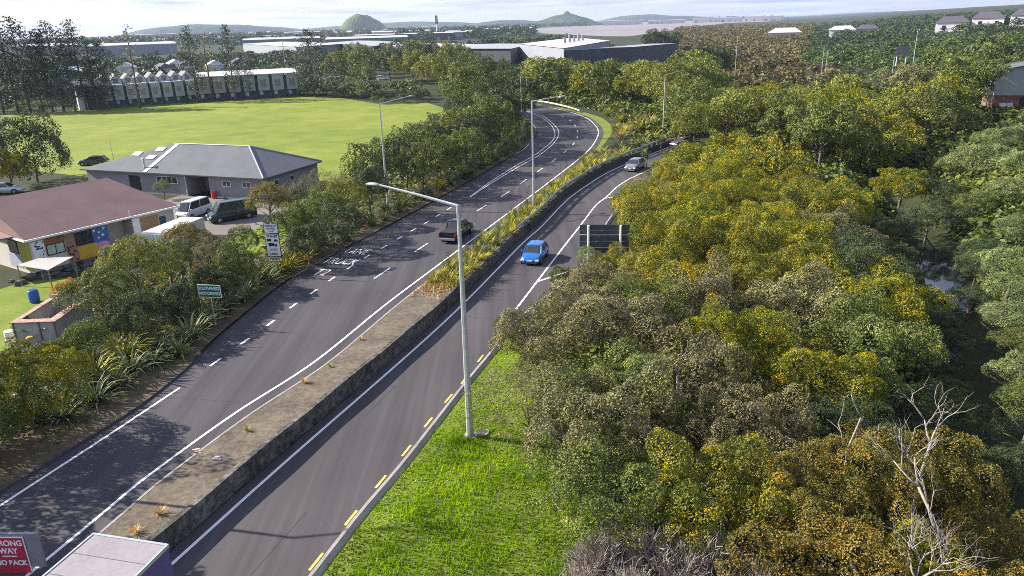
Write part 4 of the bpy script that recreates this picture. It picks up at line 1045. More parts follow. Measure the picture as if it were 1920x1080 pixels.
# ------------------------------------------------------------ vehicles (local +X forward)
CHROME = mat('bright_trim', (.5,.5,.52), .2, .05, metal=.8); HEADL = mat('headlight_lens', (.75,.78,.8), .1, .05, spec=.9); TAILL = mat('tail_light_lens', (.4,.02,.02), .25, .1)
PLATE = mat('plate_white', (.75,.75,.73), .5)
RIM = mat('alloy_rim', (.35,.35,.37), .35, .1, metal=.6)
def loft(rings, mb, cap=True):
    k = len(rings[0]); v = [q for r_ in rings for q in r_]; f = []
    for i in range(len(rings)-1):
        for j in range(k): f.append((i*k+j, i*k+(j+1) % k, (i+1)*k+(j+1) % k, (i+1)*k+j))
    if cap: f += [tuple(range(k-1,-1,-1)), tuple(range((len(rings)-1)*k, len(rings)*k))]
    mb.add(v, f); return mb
def vehicle(name, label, cat, loc, heading, L, W, H, pts, cab, colm, wheels, rw=.33, zb=.24, cargo=None, plate='front', glassm=GLASS, door_lines=True, roofm=None):
    """pts: (x, ztop, halfwidth factor) from rear to front; cab: (x_rear_base, x_rear_roof, x_front_roof, x_front_base, belt z)"""
    e = empty(name, loc, heading, label, cat); hw = W/2
    rings = []
    for x, zt, f in pts:
        w_ = hw*f; rings.append([(x,w_*.9,zb),(x,w_*.99,zb+.14),(x,w_,(zb+zt)/2+.05),(x,w_*.97,zt-.13),(x,w_*.9,zt-.02),(x,w_*.5,zt+.02),
            (x,-w_*.5,zt+.02),(x,-w_*.9,zt-.02),(x,-w_*.97,zt-.13),(x,-w_,(zb+zt)/2+.05),(x,-w_*.99,zb+.14),(x,-w_*.9,zb)])
    body = loft(rings, MB()).build('body', colm, e, True); m_ = body.modifiers.new('s', 'EDGE_SPLIT'); m_.split_angle = R_(42)
    xr, xrr, xfr, xf, zb_ = cab; tw = hw*.74; bw = hw*.9
    rings = []
    for t_ in (0, .5, .93, 1.0):
        a = xr+(xrr-xr)*t_; b_ = xf+(xfr-xf)*t_; w_ = bw+(tw-bw)*t_; z = zb_-.04+(H-zb_)*t_-.03
        c = .12
        rings.append([(a,w_-c*2,z),(a+c,w_,z),(b_-c,w_,z),(b_,w_-c*2,z),(b_,-(w_-c*2),z),(b_-c,-w_,z),(a+c,-w_,z),(a,-(w_-c*2),z)])
    loft(rings, MB()).build('windows', glassm, e, False)
    mb = MB(); rr = []
    for dz, gw_, g in ((-.06,1.02,.03),(-.01,1.0,.0),(.02,.9,-.1),(.035,.6,-.3)):
        a, b_, w_ = xrr-g, xfr+g, tw*gw_; z = H-.03+dz
        rr.append([(a,w_-.2,z),(a+.14,w_,z),(b_-.14,w_,z),(b_,w_-.2,z),(b_,-(w_-.2),z),(b_-.14,-w_,z),(a+.14,-w_,z),(a,-(w_-.2),z)])
    loft(rr, mb); mb.build('roof', roofm or colm, e, True)
    mid_ = (xr+xf)/2
    for s in (-1, 1):
        mb = MB()
        for xb, xt in ((xr+.1,xrr+.08),(xf-.1,xfr-.08),(mid_-.05,(xrr+xfr)/2)) + (((mid_-1.1,(xrr+xfr)/2-1.0),) if L > 4.6 and cargo is None else ()):
            mb.tube([(xb,s*(bw+.005),zb_-.05),(xt,s*(tw+.005),H-.08)], .042, 5)
        mb.build('pillar', colm, e)
        mb = MB(); x = xf-.28; mb.box(x-.1,x+.06,s*(hw-.02) if s > 0 else s*(hw+.2),s*(hw+.2) if s > 0 else s*(hw-.02),zb_+.0,zb_+.16); mb.build('wing_mirror', colm, e, bevel=.03)
    xF = pts[-1][0]; xR = pts[0][0]; zF = pts[-2][1]; zR_ = pts[1][1]
    for s in (-1, 1):
        mb = MB(); mb.box(xF-.32, xF-.02+.03, *sorted((s*hw*.52, s*hw*.9)), zF-.28, zF-.1); mb.build('headlight', HEADL, e, bevel=.04)
        mb = MB(); mb.box(xR-.03, xR+.14, *sorted((s*hw*.83, s*hw*.94)), zR_-.38, zR_-.1); mb.build('tail_light', TAILL, e, bevel=.03)
    mb = MB(); mb.box(xF-.05, xF+.035, -hw*.5, hw*.5, .38, zF-.22); mb.build('grille', DARKM, e, bevel=.03)
    mb = MB(); mb.box(xF, xF+.045, -.26, .26, .44, .56); mb.build('number_plate', PLATE, e)
    mb = MB(); mb.box(xR-.045, xR, -.26, .26, .5 if cargo != 'tray' else .42, .62 if cargo != 'tray' else .54); mb.build('number_plate', PLATE, e)
    if cargo == 'tray':
        mb = MB(); mb.box(xR-.14, xR+.05, -hw*.9, hw*.9, .36, .6); mb.build('rear_bumper', CHROME, e, bevel=.04)
        mb = MB(); mb.box(xR+.08, xr-.05, -hw*.82, hw*.82, zR_+.012, zR_+.045); mb.build('tray_cover', DARKM, e)
    for x in wheels:
        for s in (-1, 1):
            mb = MB(); mb.tube([(x,s*(hw-.10),rw*.93),(x,s*(hw+.004),rw*.93)], [rw*1.16,rw*1.16], 18); mb.build('wheel_arch', DARKM, e)
            mb = MB(); mb.tube([(x,s*(hw-.22),rw),(x,s*(hw-.03),rw),(x,s*(hw+.012),rw)], [rw,rw,rw*.9], 18); ty = mb.build('wheel', DARKM, e)
            mb = MB(); mb.tube([(x,s*(hw+.0),rw),(x,s*(hw+.02),rw)], [rw*.62,rw*.55], 10); mb.build('rim', RIM, ty)
    if door_lines:
        for s in (-1, 1):
            mb = MB(); mb.box(mid_-.012, mid_+.012, *sorted((s*(hw-.01), s*(hw+.004))), zb+.2, zb_-.1)
            mb.build('door_seam', DARKM, e)
            mb = MB(); mb.box(mid_-.32, mid_-.12, *sorted((s*(hw-.01), s*(hw+.02))), zb_-.22, zb_-.18); mb.build('door_handle', CHROME, e)
    return e
def hatch_pts(L, hz=.92, bz=.98):
    return [(-L/2,.62,.8),(-L/2+.08,bz-.04,.93),(-L/2+.5,bz,.99),(-L*.15,bz-.01,1),(L*.12,bz-.02,1),(L*.24,hz+.03,.99),(L*.4,hz-.08,.95),(L/2-.12,hz-.2,.86),(L/2,.55,.72)]
hdR = math.pi/2-math.atan2(*(R_rline[60]-R_rline[30]))
# blue hatchback coming toward the camera
g = G(1003,487,ZR); i_ = np.argmin(np.linalg.norm(R_rline-g[:2], axis=1)); t_ = R_rline[i_+3]-R_rline[i_-3]; hdg = math.atan2(t_[1], t_[0])+math.pi
BLUE = paint('bright_blue_paint', (.015,.15,.5))
e = vehicle('hatchback_car', 'bright blue hatchback driving toward the camera on the off-ramp', 'car', tuple(g), hdg, 3.95, 1.86, 1.55, hatch_pts(3.95), (-1.85,-1.35,.35,1.05,.95), BLUE, (-1.25,1.22), .31)
# pickup driving away
g = G(858,444,ZL); i_ = np.argmin(np.linalg.norm(L_rline-g[:2], axis=1)); t_ = L_rline[i_+3]-L_rline[i_-3]; hdg = math.atan2(t_[1], t_[0])
BLK = paint('black_paint', (.012,.013,.016)); L = 5.3
pts = [(-L/2,.72,.93),(-L/2+.05,1.08,.97),(-L/2+.6,1.08,1),(-.6,1.08,1),(-.3,1.05,1),(.8,1.05,1),(1.3,1.05,.99),(L/2-.5,.98,.96),(L/2-.12,.88,.88),(L/2,.6,.76)]
e = vehicle('pickup_truck', 'black double-cab pickup driving away up the on-ramp', 'pickup', tuple(g), hdg, L, 1.88, 1.82, pts, (-.95,-.65,.65,1.35,1.06), BLK, (-1.65,1.6), .38, .34, cargo='tray')
# silver-grey car rounding the bend of the off-ramp
g = G(1190,318,ZR); i_ = np.argmin(np.linalg.norm(R_wline-g[:2], axis=1)); t_ = R_wline[i_]-R_wline[i_-6]; hdg = math.atan2(t_[1], t_[0])+math.pi
GREYP = paint('silver_grey_paint', (.2,.21,.25))
vehicle('suv_car', 'silver-grey car coming round the off-ramp curve beside the cabbage trees', 'car', tuple(g), hdg, 4.4, 1.85, 1.6, hatch_pts(4.4, 1.0, 1.06), (-2.05,-1.6,.3,1.15,1.03), GREYP, (-1.4,1.38), .34)
g = G(1279,276,ZR); g[2] = tz(g[0], g[1])+.3
vehicle('sedan_car', 'dark grey car mostly hidden by trees behind the off-ramp curve', 'car', tuple(g), hdg-.5, 4.4, 1.8, 1.5, hatch_pts(4.4), (-2.0,-1.4,.3,1.1,.97), paint('dark_grey_paint', (.09,.09,.11)), (-1.35,1.35), .33)
def van_pts(L, hz, nose=.75): return [(-L/2,.7,.9),(-L/2+.05,hz,.97),(-L/2+.5,hz,1),(0,hz,1),(L/2-nose-.3,hz,1),(L/2-nose+.1,hz-.08,.99),(L/2-.12,hz-.3,.92),(L/2,.6,.82)]
fA, fB = G(338,418,0), G(376,404,0); hdg = math.atan2(*(fA-fB)[:2][::-1])
fm = (fA+fB)/2+np.array([0,1.2,0])
WHP = paint('white_van_paint', (.5,.51,.54), .3, 0)
vehicle('white_van', 'white passenger van parked beside the dark minibus', 'van', (fm[0], fm[1], .0), hdg, 4.6, 1.75, 2.0, van_pts(4.6, 1.15), (-2.2,-2.05,1.15,1.85,1.1), WHP, (-1.35,1.45), .33)
fA, fB = G(398,421,0), G(462,410,0); hdg = math.atan2(*(fA-fB)[:2][::-1]); fm = (fA+fB)/2+np.array([0,1.0,0])
vehicle('dark_minibus', 'dark green-black minibus parked in front of the clubhouse', 'minibus', (fm[0], fm[1], .0), hdg, 5.2, 1.9, 2.2, van_pts(5.2, 1.25), (-2.5,-2.35,1.35,2.05,1.2), paint('dark_green_black_paint', (.02,.035,.035)), (-1.6,1.65), .35)
g = G(176,309,0); vehicle('estate_car', 'dark car with a pale bonnet parked at the field edge behind the clubhouse', 'car', tuple(g), .1+math.pi, 4.5, 1.8, 1.5, hatch_pts(4.5), (-2.1,-1.7,.3,1.15,.97), paint('dark_teal_paint', (.03,.05,.05)), (-1.35,1.4), .33)
g = G(12,362,0); vehicle('silver_car', 'pale silver car cut by the left edge behind the preschool roof', 'car', tuple(g), .2, 4.4, 1.8, 1.45, hatch_pts(4.4), (-2.0,-1.4,.3,1.1,.97), paint('pale_silver_paint', (.5,.52,.55)), (-1.35,1.35), .33)
for px, py, c, lab in [(628,147,(.7,.72,.73),'white car left of the two in the lot behind the pines'),(700,154,(.68,.7,.72),'white van in the lot behind the field'),(718,150,(.6,.62,.65),'pale car right of the white van in the far lot'),(686,160,(.3,.32,.35),'grey car in front of the white van in the far lot'),(602,152,(.5,.52,.55),'silver car partly hidden in the far lot')]:
    g = G(px, py, 0); vehicle('parked_car', lab, 'car', tuple(g), Q.uniform(-.3,.3), 4.8, 1.85, 1.9 if 'van' in lab else 1.5, hatch_pts(4.8), (-2.2,-1.8,.5,1.3,.97), paint('car_paint', c, .3, 0), (-1.4,1.5), .34, door_lines=False)
# box truck at the lower left
tA, tB, tC = G(143,1016,3.9), G(316,1022,3.9), G(75,1080,3.9)
u = (tB-tA)[:2]; Wt = float(np.linalg.norm(u)); u /= Wt; v_ = -(L_rline[8]-L_rline[2]); v_ /= np.linalg.norm(v_)
u = np.array([-v_[1], v_[0]]); Wt = 3.0
e = empty('box_truck', (tB[0]-.0, tB[1], ZR), math.atan2(v_[1], v_[0]), 'pale-roofed box truck with purple side cut by the bottom edge', 'truck')
# local +X runs back toward the camera along the road, +Y to its left
sgn = 1 if (np.array([-v_[1], v_[0]])@(tA-tB)[:2]) > 0 else -1
TRW = ramp_mat('dusty_truck_roof', [(.3,(.2,.18,.19)),(.5,(.27,.245,.26)),(.7,(.34,.31,.325))], [(.4,1),(6,.5)], .6, .1); TRS = mat('roof_sealant', (.12,.11,.115), .8); TRP = mat('purple_truck_side', (.1,.055,.22), .4, .1, 1)
def yb(a, b): return (min(a*sgn, b*sgn), max(a*sgn, b*sgn))
zt = 3.9-ZR
mb = MB(); mb.box(0, 9, *yb(.04, Wt-.04), 1.05, zt-.03); mb.build('cargo_box', TRP, e)
mb = MB(); mb.box(.05, 8.95, *yb(.07, Wt-.07), zt-.028, zt+.004); mb.build('roof', TRW, e)
for a, b_ in ((0, .07), (Wt-.07, Wt)): mb = MB(); mb.box(-.02, 9.02, *yb(a, b_), zt-.1, zt+.03); mb.build('edge_rail', GALV, e)
mb = MB(); mb.box(-.03, .06, *yb(.072, Wt-.072), zt-.1, zt+.028); mb.build('edge_rail', GALV, e)
for k in range(1, 9):
    mb = MB(); mb.box(k-.012, k+.012, *yb(.075, Wt-.075), zt+.004, zt+.012); mb.build('roof_seam', TRS, e)
for k in range(3):
    mb = MB(); mb.box(-.045, -.03, *yb(.2+k*1.0, .25+k*1.0), 1.1, zt-.15); mb.build('door_hinge_bar', GALV, e)
for x in (.8, 6.8, 8.0):
    for a, b_ in ((.12,.42),(Wt-.42,Wt-.12)): mb = MB(); mb.tube([(x,sgn*a,.5),(x,sgn*b_,.5)], .5, 18); mb.build('wheel', DARKM, e)
mb = MB(); mb.box(9.2,11,*yb(.2,Wt-.2),.55,2.5); c_ = mb.build('cab', WHP, e, bevel=.12); mb = MB(); mb.box(10.6,11.02,*yb(.3,Wt-.3),1.5,2.3); mb.build('windscreen', GLASS, c_)
mb = MB(); mb.box(-.14, 9, *yb(.5,Wt-.5), .6, 1.04); mb.build('chassis', DARKM, e)

# ------------------------------------------------------------ buildings near the left edge
def corr(name, c, step=.25, vary=.1, axis=0, rough=.5):
    """ribbed sheet metal"""
    m, t, b = nodes(name); N = t.nodes.new; L = t.links.new
    tcn = N('ShaderNodeTexCoord'); wv = N('ShaderNodeTexWave'); wv.bands_direction = 'X' if axis == 0 else 'Y'; wv.inputs['Scale'].default_value = 1/step/3.14*1.0; L(tcn.outputs['Object'], wv.inputs[0])
    nz_ = N('ShaderNodeTexNoise'); nz_.inputs['Scale'].default_value = .5; nz_.inputs['Detail'].default_value = 5; L(tcn.outputs['Object'], nz_.inputs[0])
    r = N('ShaderNodeValToRGB'); r.color_ramp.elements[0].position = .3; r.color_ramp.elements[1].position = .7
    r.color_ramp.elements[0].color = (*[v*(1-vary) for v in c], 1); r.color_ramp.elements[1].color = (*[min(1, v*(1+vary)) for v in c], 1)
    L(nz_.outputs[0], r.inputs[0])
    ml = N('ShaderNodeMix'); ml.data_type = 'RGBA'; ml.blend_type = 'MULTIPLY'; ml.inputs[0].default_value = .07; b.inputs['Specular IOR Level'].default_value = .15; L(r.outputs[0], ml.inputs[6]); L(wv.outputs[0], ml.inputs[7]); L(ml.outputs[2], b.inputs['Base Color'])
    bp = N('ShaderNodeBump'); bp.inputs['Strength'].default_value = .2; bp.inputs['Distance'].default_value = .02; L(wv.outputs[0], bp.inputs['Height']); L(bp.outputs[0], b.inputs['Normal'])
    b.inputs['Roughness'].default_value = rough; return m
GREYROOF = corr('grey_ribbed_roof', (.13,.135,.15), .35); BROWNROOF = corr('brown_ribbed_roof', (.22,.145,.135), .3)
GREYWALL = corr('grey_block_wall', (.25,.24,.26), .6, .12, 0, .85)
class Wallframe:
    """vertical wall plane: a point given by pixel is read as (distance along, height)"""
    def __init__(s, o, u): s.o = np.array(o[:2], float); s.u = np.array(u, float)/np.linalg.norm(u); s.n = np.array([s.u[1], -s.u[0]])
    def at(s, px, py):
        d = ray(px, py); t = ((s.o-0)@s.n)/(d[:2]@s.n); p_ = d*t+np.array([0,0,CAMH]); return float((p_[:2]-s.o)@s.u), float(p_[2])
    def yaw(s): return math.atan2(s.u[1], s.u[0])
def panel(e, fr, x0, x1, z0, z1, m, name, proud=.03, th=.05, parent=None):
    mb = MB(); mb.box(x0, x1, -proud, -proud+th, z0, z1); return mb.build(name, m, parent or e)
def window(e, x0, x1, z0, z1, frame=WHITE, glass=GLASS, y=0, mull=1):
    mb = MB(); t = .07
    mb.box(x0-t, x1+t, y-.05, y+.02, z0-t, z0); mb.box(x0-t, x1+t, y-.05, y+.02, z1, z1+t); mb.box(x0-t, x0, y-.05, y+.02, z0, z1); mb.box(x1, x1+t, y-.05, y+.02, z0, z1)
    for k in range(1, mull+1): x = x0+(x1-x0)*k/(mull+1); mb.box(x-.025, x+.025, y-.045, y+.02, z0, z1)
    f = mb.build('window', frame, e); mb = MB(); mb.box(x0, x1, y-.02, y+.015, z0, z1); mb.build('pane', glass, f); return f
def hip_roof(e, L, D, x0, x1, ze, zr, m, over=.5, front=0, name='roof'):
    v = [(-over,-over,ze),(L+over,-over,ze),(L+over,D+over,ze),(-over,D+over,ze),(x0,D/2,zr),(x1,D/2,zr)]
    v2 = [(a,b_,c-.14) for a, b_, c in v[:4]]
    mb = MB(); mb.add(v, [(0,1,5,4),(1,2,5),(2,3,4,5),(3,0,4)]); mb.add(v[:4]+v2, [(0,4,5,1),(1,5,6,2),(2,6,7,3),(3,7,4,0),(4,7,6,5)]); return mb.build(name, m, e)
# clubhouse: origin at its front right corner, +X to the left along the front
A_, B_ = G(150,317,2.9), G(494,335,2.9); ua = (B_-A_)[:2]; Lc = float(np.linalg.norm(ua)); ua /= Lc
fr = Wallframe(A_[:2]+ua*.5+np.array([-ua[1], ua[0]])*.5, ua); Lc -= 1.0; Dc = 11.5
e = empty('clubhouse', (fr.o[0], fr.o[1], 0), fr.yaw(), 'long grey clubhouse with a dark ribbed hip roof beside the sports field', 'building')
x0g, zg = fr.at(350, 340); x1g, _ = fr.at(392, 345)
mb = MB(); mb.box(0, x0g, 0, Dc, -.3, 2.8); mb.box(x1g, Lc, 0, Dc, -.3, 2.8); mb.box(x0g, x1g, 3.2, Dc, -.3, 2.8); mb.build('wall', GREYWALL, e)
hip_roof(e, Lc, Dc, Lc-19, Lc-6.2, 2.9, 5.7, GREYROOF)
RIDGE = mat('pale_ridge_flashing', (.27,.3,.33), .5, .1)
mb = MB(); mb.tube([(Lc+.5,-.5,2.93),(Lc-6.2,Dc/2,5.73)], .12, 6); mb.build('ridge_cap', RIDGE, e)
mb = MB(); mb.tube([(Lc-19,Dc/2,5.73),(Lc-6.2,Dc/2,5.73)], .1, 6); mb.build('ridge_cap', RIDGE, e)
mb = MB(); mb.tube([(Lc+.5,Dc+.5,2.93),(Lc-6.2,Dc/2,5.73)], .1, 6); mb.build('ridge_cap', RIDGE, e)
def onroof(x, y): return 2.9+(5.7-2.9)*(y+.5)/(Dc/2+.5)
xa, xb = fr.at(276,322)[0], Lc-18.2
mb = MB(); a0, a1 = -.5, Dc/2-.1; mb.add([(xa-.35,a0,onroof(0,a0)+.05),(xa+.35,a0,onroof(0,a0)+.05),(xb+.35,a1,onroof(0,a1)+.05),(xb-.35,a1,onroof(0,a1)+.05)], [(0,1,2,3)]); mb.build('clear_roof_strip', mat('translucent_sheet', (.48,.53,.55), .4), e)
for xs_, y_ in ((xa-4.6,3.2),(xa-1.6,2.6),(xa-1.5,4.4)):
    z = onroof(0,y_); k_ = (5.7-2.9)/(Dc/2+.5); mb = MB(); mb.add([(xs_-.7,y_-.45,z-.45*k_+.08),(xs_+.7,y_-.45,z-.45*k_+.08),(xs_+.7,y_+.45,z+.45*k_+.08),(xs_-.7,y_+.45,z+.45*k_+.08)], [(0,1,2,3)]); mb.build('skylight', mat('skylight_sheet', (.45,.52,.5), .3), e)
mb = MB(); mb.tube([(xa-.7,.4,3.2),(xa-.7,.4,4.5)], .13, 8); mb.tube([(xa-.7,.4,4.5),(xa-.7,.4,4.65)], [.35,.1], 8); mb.build('roof_vent', GALV, e)
for a, b_ in (((294,334),(333,344)),):
    (X0, Z1), (X1, Z0) = fr.at(*a), fr.at(*b_); Z1, Z0 = 2.35, 1.55; window(e, X0, X1, Z0, Z1, mull=3)
for px in (425, 462): X0 = fr.at(px-7,345)[0]; X1 = fr.at(px+7,345)[0]; window(e, X0, X1, 1.55, 2.2, mull=1)
X0, X1 = fr.at(244,345)[0], fr.at(264,345)[0]; panel(e, fr, X0, X1, 0, 2.3, DARKM, 'door')
mb = MB(); mb.tube([(x0g-.1,-.08,0),(x0g-.1,-.08,2.8)], .1, 8); mb.build('downpipe', GALV, e)
mb = MB(); mb.box(-.5, Lc+.5, -.62, -.5, 2.76, 2.9); mb.build('gutter', mat('dark_gutter', (.06,.06,.07), .5), e)
for k in range(2):
    mb = MB(); y0 = 2.0+k*3.2; t = .06; mb.box(Lc-.01, Lc+.05, y0, y0+.9, 1.5, 2.2); w_ = mb.build('window', WHITE, e); mb = MB(); mb.box(Lc+.04, Lc+.06, y0+.08, y0+.82, 1.57, 2.13); mb.build('pane', GLASS, w_)
g = G(402,372,0); o = empty('red_drum', tuple(g), 0, 'red drum standing against the clubhouse wall', 'drum'); mb = MB(); mb.tube([(0,0,0),(0,0,.9)], .32, 14); mb.build('shell', mat('red_drum_paint', (.5,.03,.04), .4), o); mb = MB(); mb.tube([(0,0,.9),(0,0,.94)], .33, 14); mb.build('rim', DARKM, o)
g = G(283,352,0); o = empty('water_tank', (g[0], g[1], 0), 0, 'round grey water tank beside the clubhouse door', 'tank'); mb = MB(); mb.tube([(0,0,0),(0,0,1.7),(0,0,1.9)], [.85,.85,.5], 18); mb.build('tank_body', mat('grey_tank', (.2,.22,.22), .6), o); mb = MB(); mb.tube([(0,0,1.88),(0,0,2.0)], .3, 12); mb.build('tank_lid', DARKM, o)
# preschool with the brown roof
A_, B_ = G(47,451,3.4), G(335,385,3.4); ub = (B_-A_)[:2]; Lp = float(np.linalg.norm(ub)); ub /= Lp
fp_ = Wallframe(A_[:2]+ub*.45+np.array([-ub[1], ub[0]])*.45, ub); Lp -= .9; Dp = 13.0
e = empty('preschool', (fp_.o[0], fp_.o[1], 0), fp_.yaw(), 'preschool with a wide brown roof and painted murals, left edge', 'building')
CREAM = mat('cream_weatherboard', (.5,.47,.42), .8, .08, 2); OCHRE = mat('ochre_yellow_panel', (.62,.36,.03), .6, .08, 2); OLIVP = mat('mustard_green_panel', (.33,.3,.03), .7, .08, 2)
xo0 = fp_.at(205,440)[0]; xo1 = fp_.at(250,430)[0]
mb = MB(); mb.box(0, xo0, 0, Dp, -.4, 3.25); mb.box(xo1, Lp, 0, Dp, -.4, 3.25); mb.box(xo0, xo1, 1.8, Dp, -.4, 3.25); mb.build('wall', CREAM, e)
hip_roof(e, Lp, Dp, -.4, Lp-2.6, 3.4, 6.2, BROWNROOF, .45)
mb = MB(); mb.box(-.5, Lp+.5, -.58, -.46, 3.24, 3.4); mb.build('gutter', WHITE, e); mb = MB(); mb.box(-.58, -.46, -.45, Dp+.5, 3.24, 3.4); mb.build('gutter', WHITE, e)
mb = MB(); mb.box(-.2, Lp, -.12, -.004, -.5, .3); mb.build('plinth', mat('dark_plinth', (.04,.04,.045), .9), e)
def fpx(px): return fp_.at(px, 450)[0]
def z_of(px, py): return fp_.at(px, py)[1]
NAVYP = mat('navy_print', (.06,.07,.15), .7); MARP = mat('maroon_dots', (.2,.02,.03), .7); STARP = mat('pale_stars', (.7,.7,.75), .8)
panel(e, fp_, .1, fpx(80), .9, 3.0, SIGNW, 'painted_panel', .03)
for k in range(26):
    mb = MB()
    x, z = Q.uniform(.25, fpx(78)), Q.uniform(1.1, 2.9); r_ = Q.uniform(.03,.09); mb.add([(x+math.cos(t)*r_, -.034, z+math.sin(t)*r_) for t in [i*1.047 for i in range(6)]], [(0,1,2,3,4,5)]); mb.build('painted_splash', NAVYP, e)
panel(e, fp_, fpx(81), fpx(121), 2.45, 3.05, mat('rust_mural', (.3,.12,.06), .8, .3, 4), 'painted_panel', .03)
window(e, fpx(84), fpx(117), 1.55, 2.4, frame=DARKM, glass=mat('curtained_glass', (.45,.47,.42), .3, .2, 3), y=-.01, mull=1)
panel(e, fp_, fpx(121), fpx(141), .35, 3.0, mat('brown_mural_board', (.33,.19,.13), .8, .2, 3), 'painted_panel', .03)
for k in range(14):
    mb = MB()
    x, z = fpx(123)+(fpx(139)-fpx(123))*Q.random(), Q.uniform(.5, 2.6); r_ = .11; mb.add([(x+math.cos(t)*r_, -.034, z+math.sin(t)*r_) for t in [i*.785 for i in range(8)]], [tuple(range(8))]); mb.build('painted_dot', MARP, e)
window(e, fpx(142), fpx(173), 1.75, 2.9, frame=DARKM, y=-.01, mull=1)
panel(e, fp_, fpx(142), fpx(181), .35, 1.62, OCHRE, 'orange_panel', .06, .05)
panel(e, fp_, fpx(175), xo0-.03, .3, 3.0, mat('blue_mural_board', (.06,.13,.32), .8, .3, 1.2), 'painted_panel', .03)
mb = MB(); x, z = fpx(192), 1.25; mb.add([(x+math.cos(t)*.62, -.036, z+math.sin(t)*.36) for t in [i*.393 for i in range(16)]], [tuple(range(16))]); mb.build('painted_cloud', mat('pink_paint', (.6,.28,.5), .8), e)
for x, z, r_ in ((fpx(179),2.75,.2),(fpx(188),2.5,.16),(fpx(195),2.2,.2),(fpx(186),2.0,.14),(fpx(198),2.8,.18)):
    mb = MB(); mb.add([(x+math.cos(i*.628+1.57)*(r_ if i % 2 == 0 else r_*.45), -.036, z+math.sin(i*.628+1.57)*(r_ if i % 2 == 0 else r_*.45)) for i in range(10)], [tuple(range(10))]); mb.build('painted_star', STARP, e)
panel(e, fp_, xo1+.05, fpx(268), .3, 3.0, SIGNW, 'white_panel', .03)
panel(e, fp_, fpx(270), fpx(304), .9, 2.9, mat('tan_mural', (.36,.22,.12), .8, .2, 5), 'painted_panel', .03)
panel(e, fp_, fpx(306), fpx(318), .3, 2.6, mat('navy_door', (.05,.07,.14), .6), 'door', .03)
for k in range(9):
    mb = MB(); x = xo0+(xo1-xo0)*k/8; mb.box(x-.03, x+.03, -1.3, -1.24, .3, 1.2); mb.build('deck_baluster', WHITE, e)
mb = MB(); mb.box(xo0-.1, xo1+.1, -1.35, 0, .15, .3); mb.build('deck', mat('deck_boards', (.12,.09,.07), .8, .2), e)
# end wall at the left
for (y0, y1, m_, nm) in ((.2,2.2,OLIVP,'mustard_panel'),(2.3,4.6,mat('grey_blue_panel', (.3,.33,.42), .7),'blue_grey_panel')):
    mb = MB(); mb.box(-.03, .02, y0, y1, .3 if nm[0] == 'm' else .3, 3.1 if nm[0] == 'm' else 1.5); mb.build(nm, m_, e)
mb = MB(); mb.box(-.05, .02, 2.4, 4.2, 1.6, 2.9); f_ = mb.build('window', DARKM, e); mb = MB(); mb.box(-.07, -.04, 2.5, 4.1, 1.7, 2.8); mb.build('pane', GLASS, f_)
mb = MB(); mb.add([(-3.4,2.6,3.35),(-.5,1.6,3.5),(-.5,7,3.9),(-3.4,7,3.75)], [(0,1,2,3)]); mb.add([(-3.4,2.6,3.2),(-.5,1.6,3.35),(-.5,1.6,3.5),(-3.4,2.6,3.35)], [(0,1,2,3)]); mb.build('porch_roof', BROWNROOF, e)
mb = MB(); mb.tube([(9.2,-.35,3.4),(9.2,-.35,3.95)], .07, 7); mb.build('vent_pipe', GALV, e)
# awning
a4 = [G(32,497,1.9), G(72,484,2.1), G(137,481,2.1), G(90,506,1.85)]; e = empty('corrugated_awning', (a4[0][0], a4[0][1], 0), 0, 'pale corrugated awning propped below the preschool windows', 'awning')
o_ = np.array([a4[0][0], a4[0][1], 0]); mb = MB(); q4_ = [tuple(p_-o_) for p_ in a4]; mb.add(q4_+[(a, b_, c-.05) for a, b_, c in q4_], [(0,1,2,3),(7,6,5,4),(0,4,5,1),(1,5,6,2),(2,6,7,3),(3,7,4,0)]); mb.build('sheet_roof', corr('pale_corrugate', (.42,.4,.38), .3), e)
for p_ in q4_: mb = MB(); mb.tube([(p_[0],p_[1],-.2),(p_[0],p_[1],p_[2]-.05)], .05, 6); mb.build('post', mat('timber_post', (.25,.2,.15), .9), e)
# rock wall below the preschool
mb = MB(); rr_ = random.Random(4)
for k in range(90):
    t = rr_.random(); x = -3+t*13; row = rr_.randint(0, 2); c = fp_.o+fp_.u*x+fp_.n*(1.1+.25*(2-row)); s = rr_.uniform(.28,.5)
    v = [Vector((c[0], c[1], -.15+.28*row))+Vector((math.cos(a)*s*f_, math.sin(a)*s*f_, zz*s)) for zz, f_ in ((-.5,.7),(0,1),(.45,.6)) for a in [i*1.256+rr_.random()*.5 for i in range(5)]]
    mb.add(v, [(i, (i+1) % 5, 5+(i+1) % 5, 5+i) for i in range(5)]+[(5+i, 5+(i+1) % 5, 10+(i+1) % 5, 10+i) for i in range(5)]+[(10,11,12,13,14)])
tag(mb.build('rock_wall', ramp_mat('dark_basalt', [(.3,(.05,.05,.05)),(.6,(.13,.12,.11)),(.8,(.24,.22,.2))], [(2,1),(9,1)], .95, .6)), 'low dark rock wall along the foot of the preschool', 'wall')
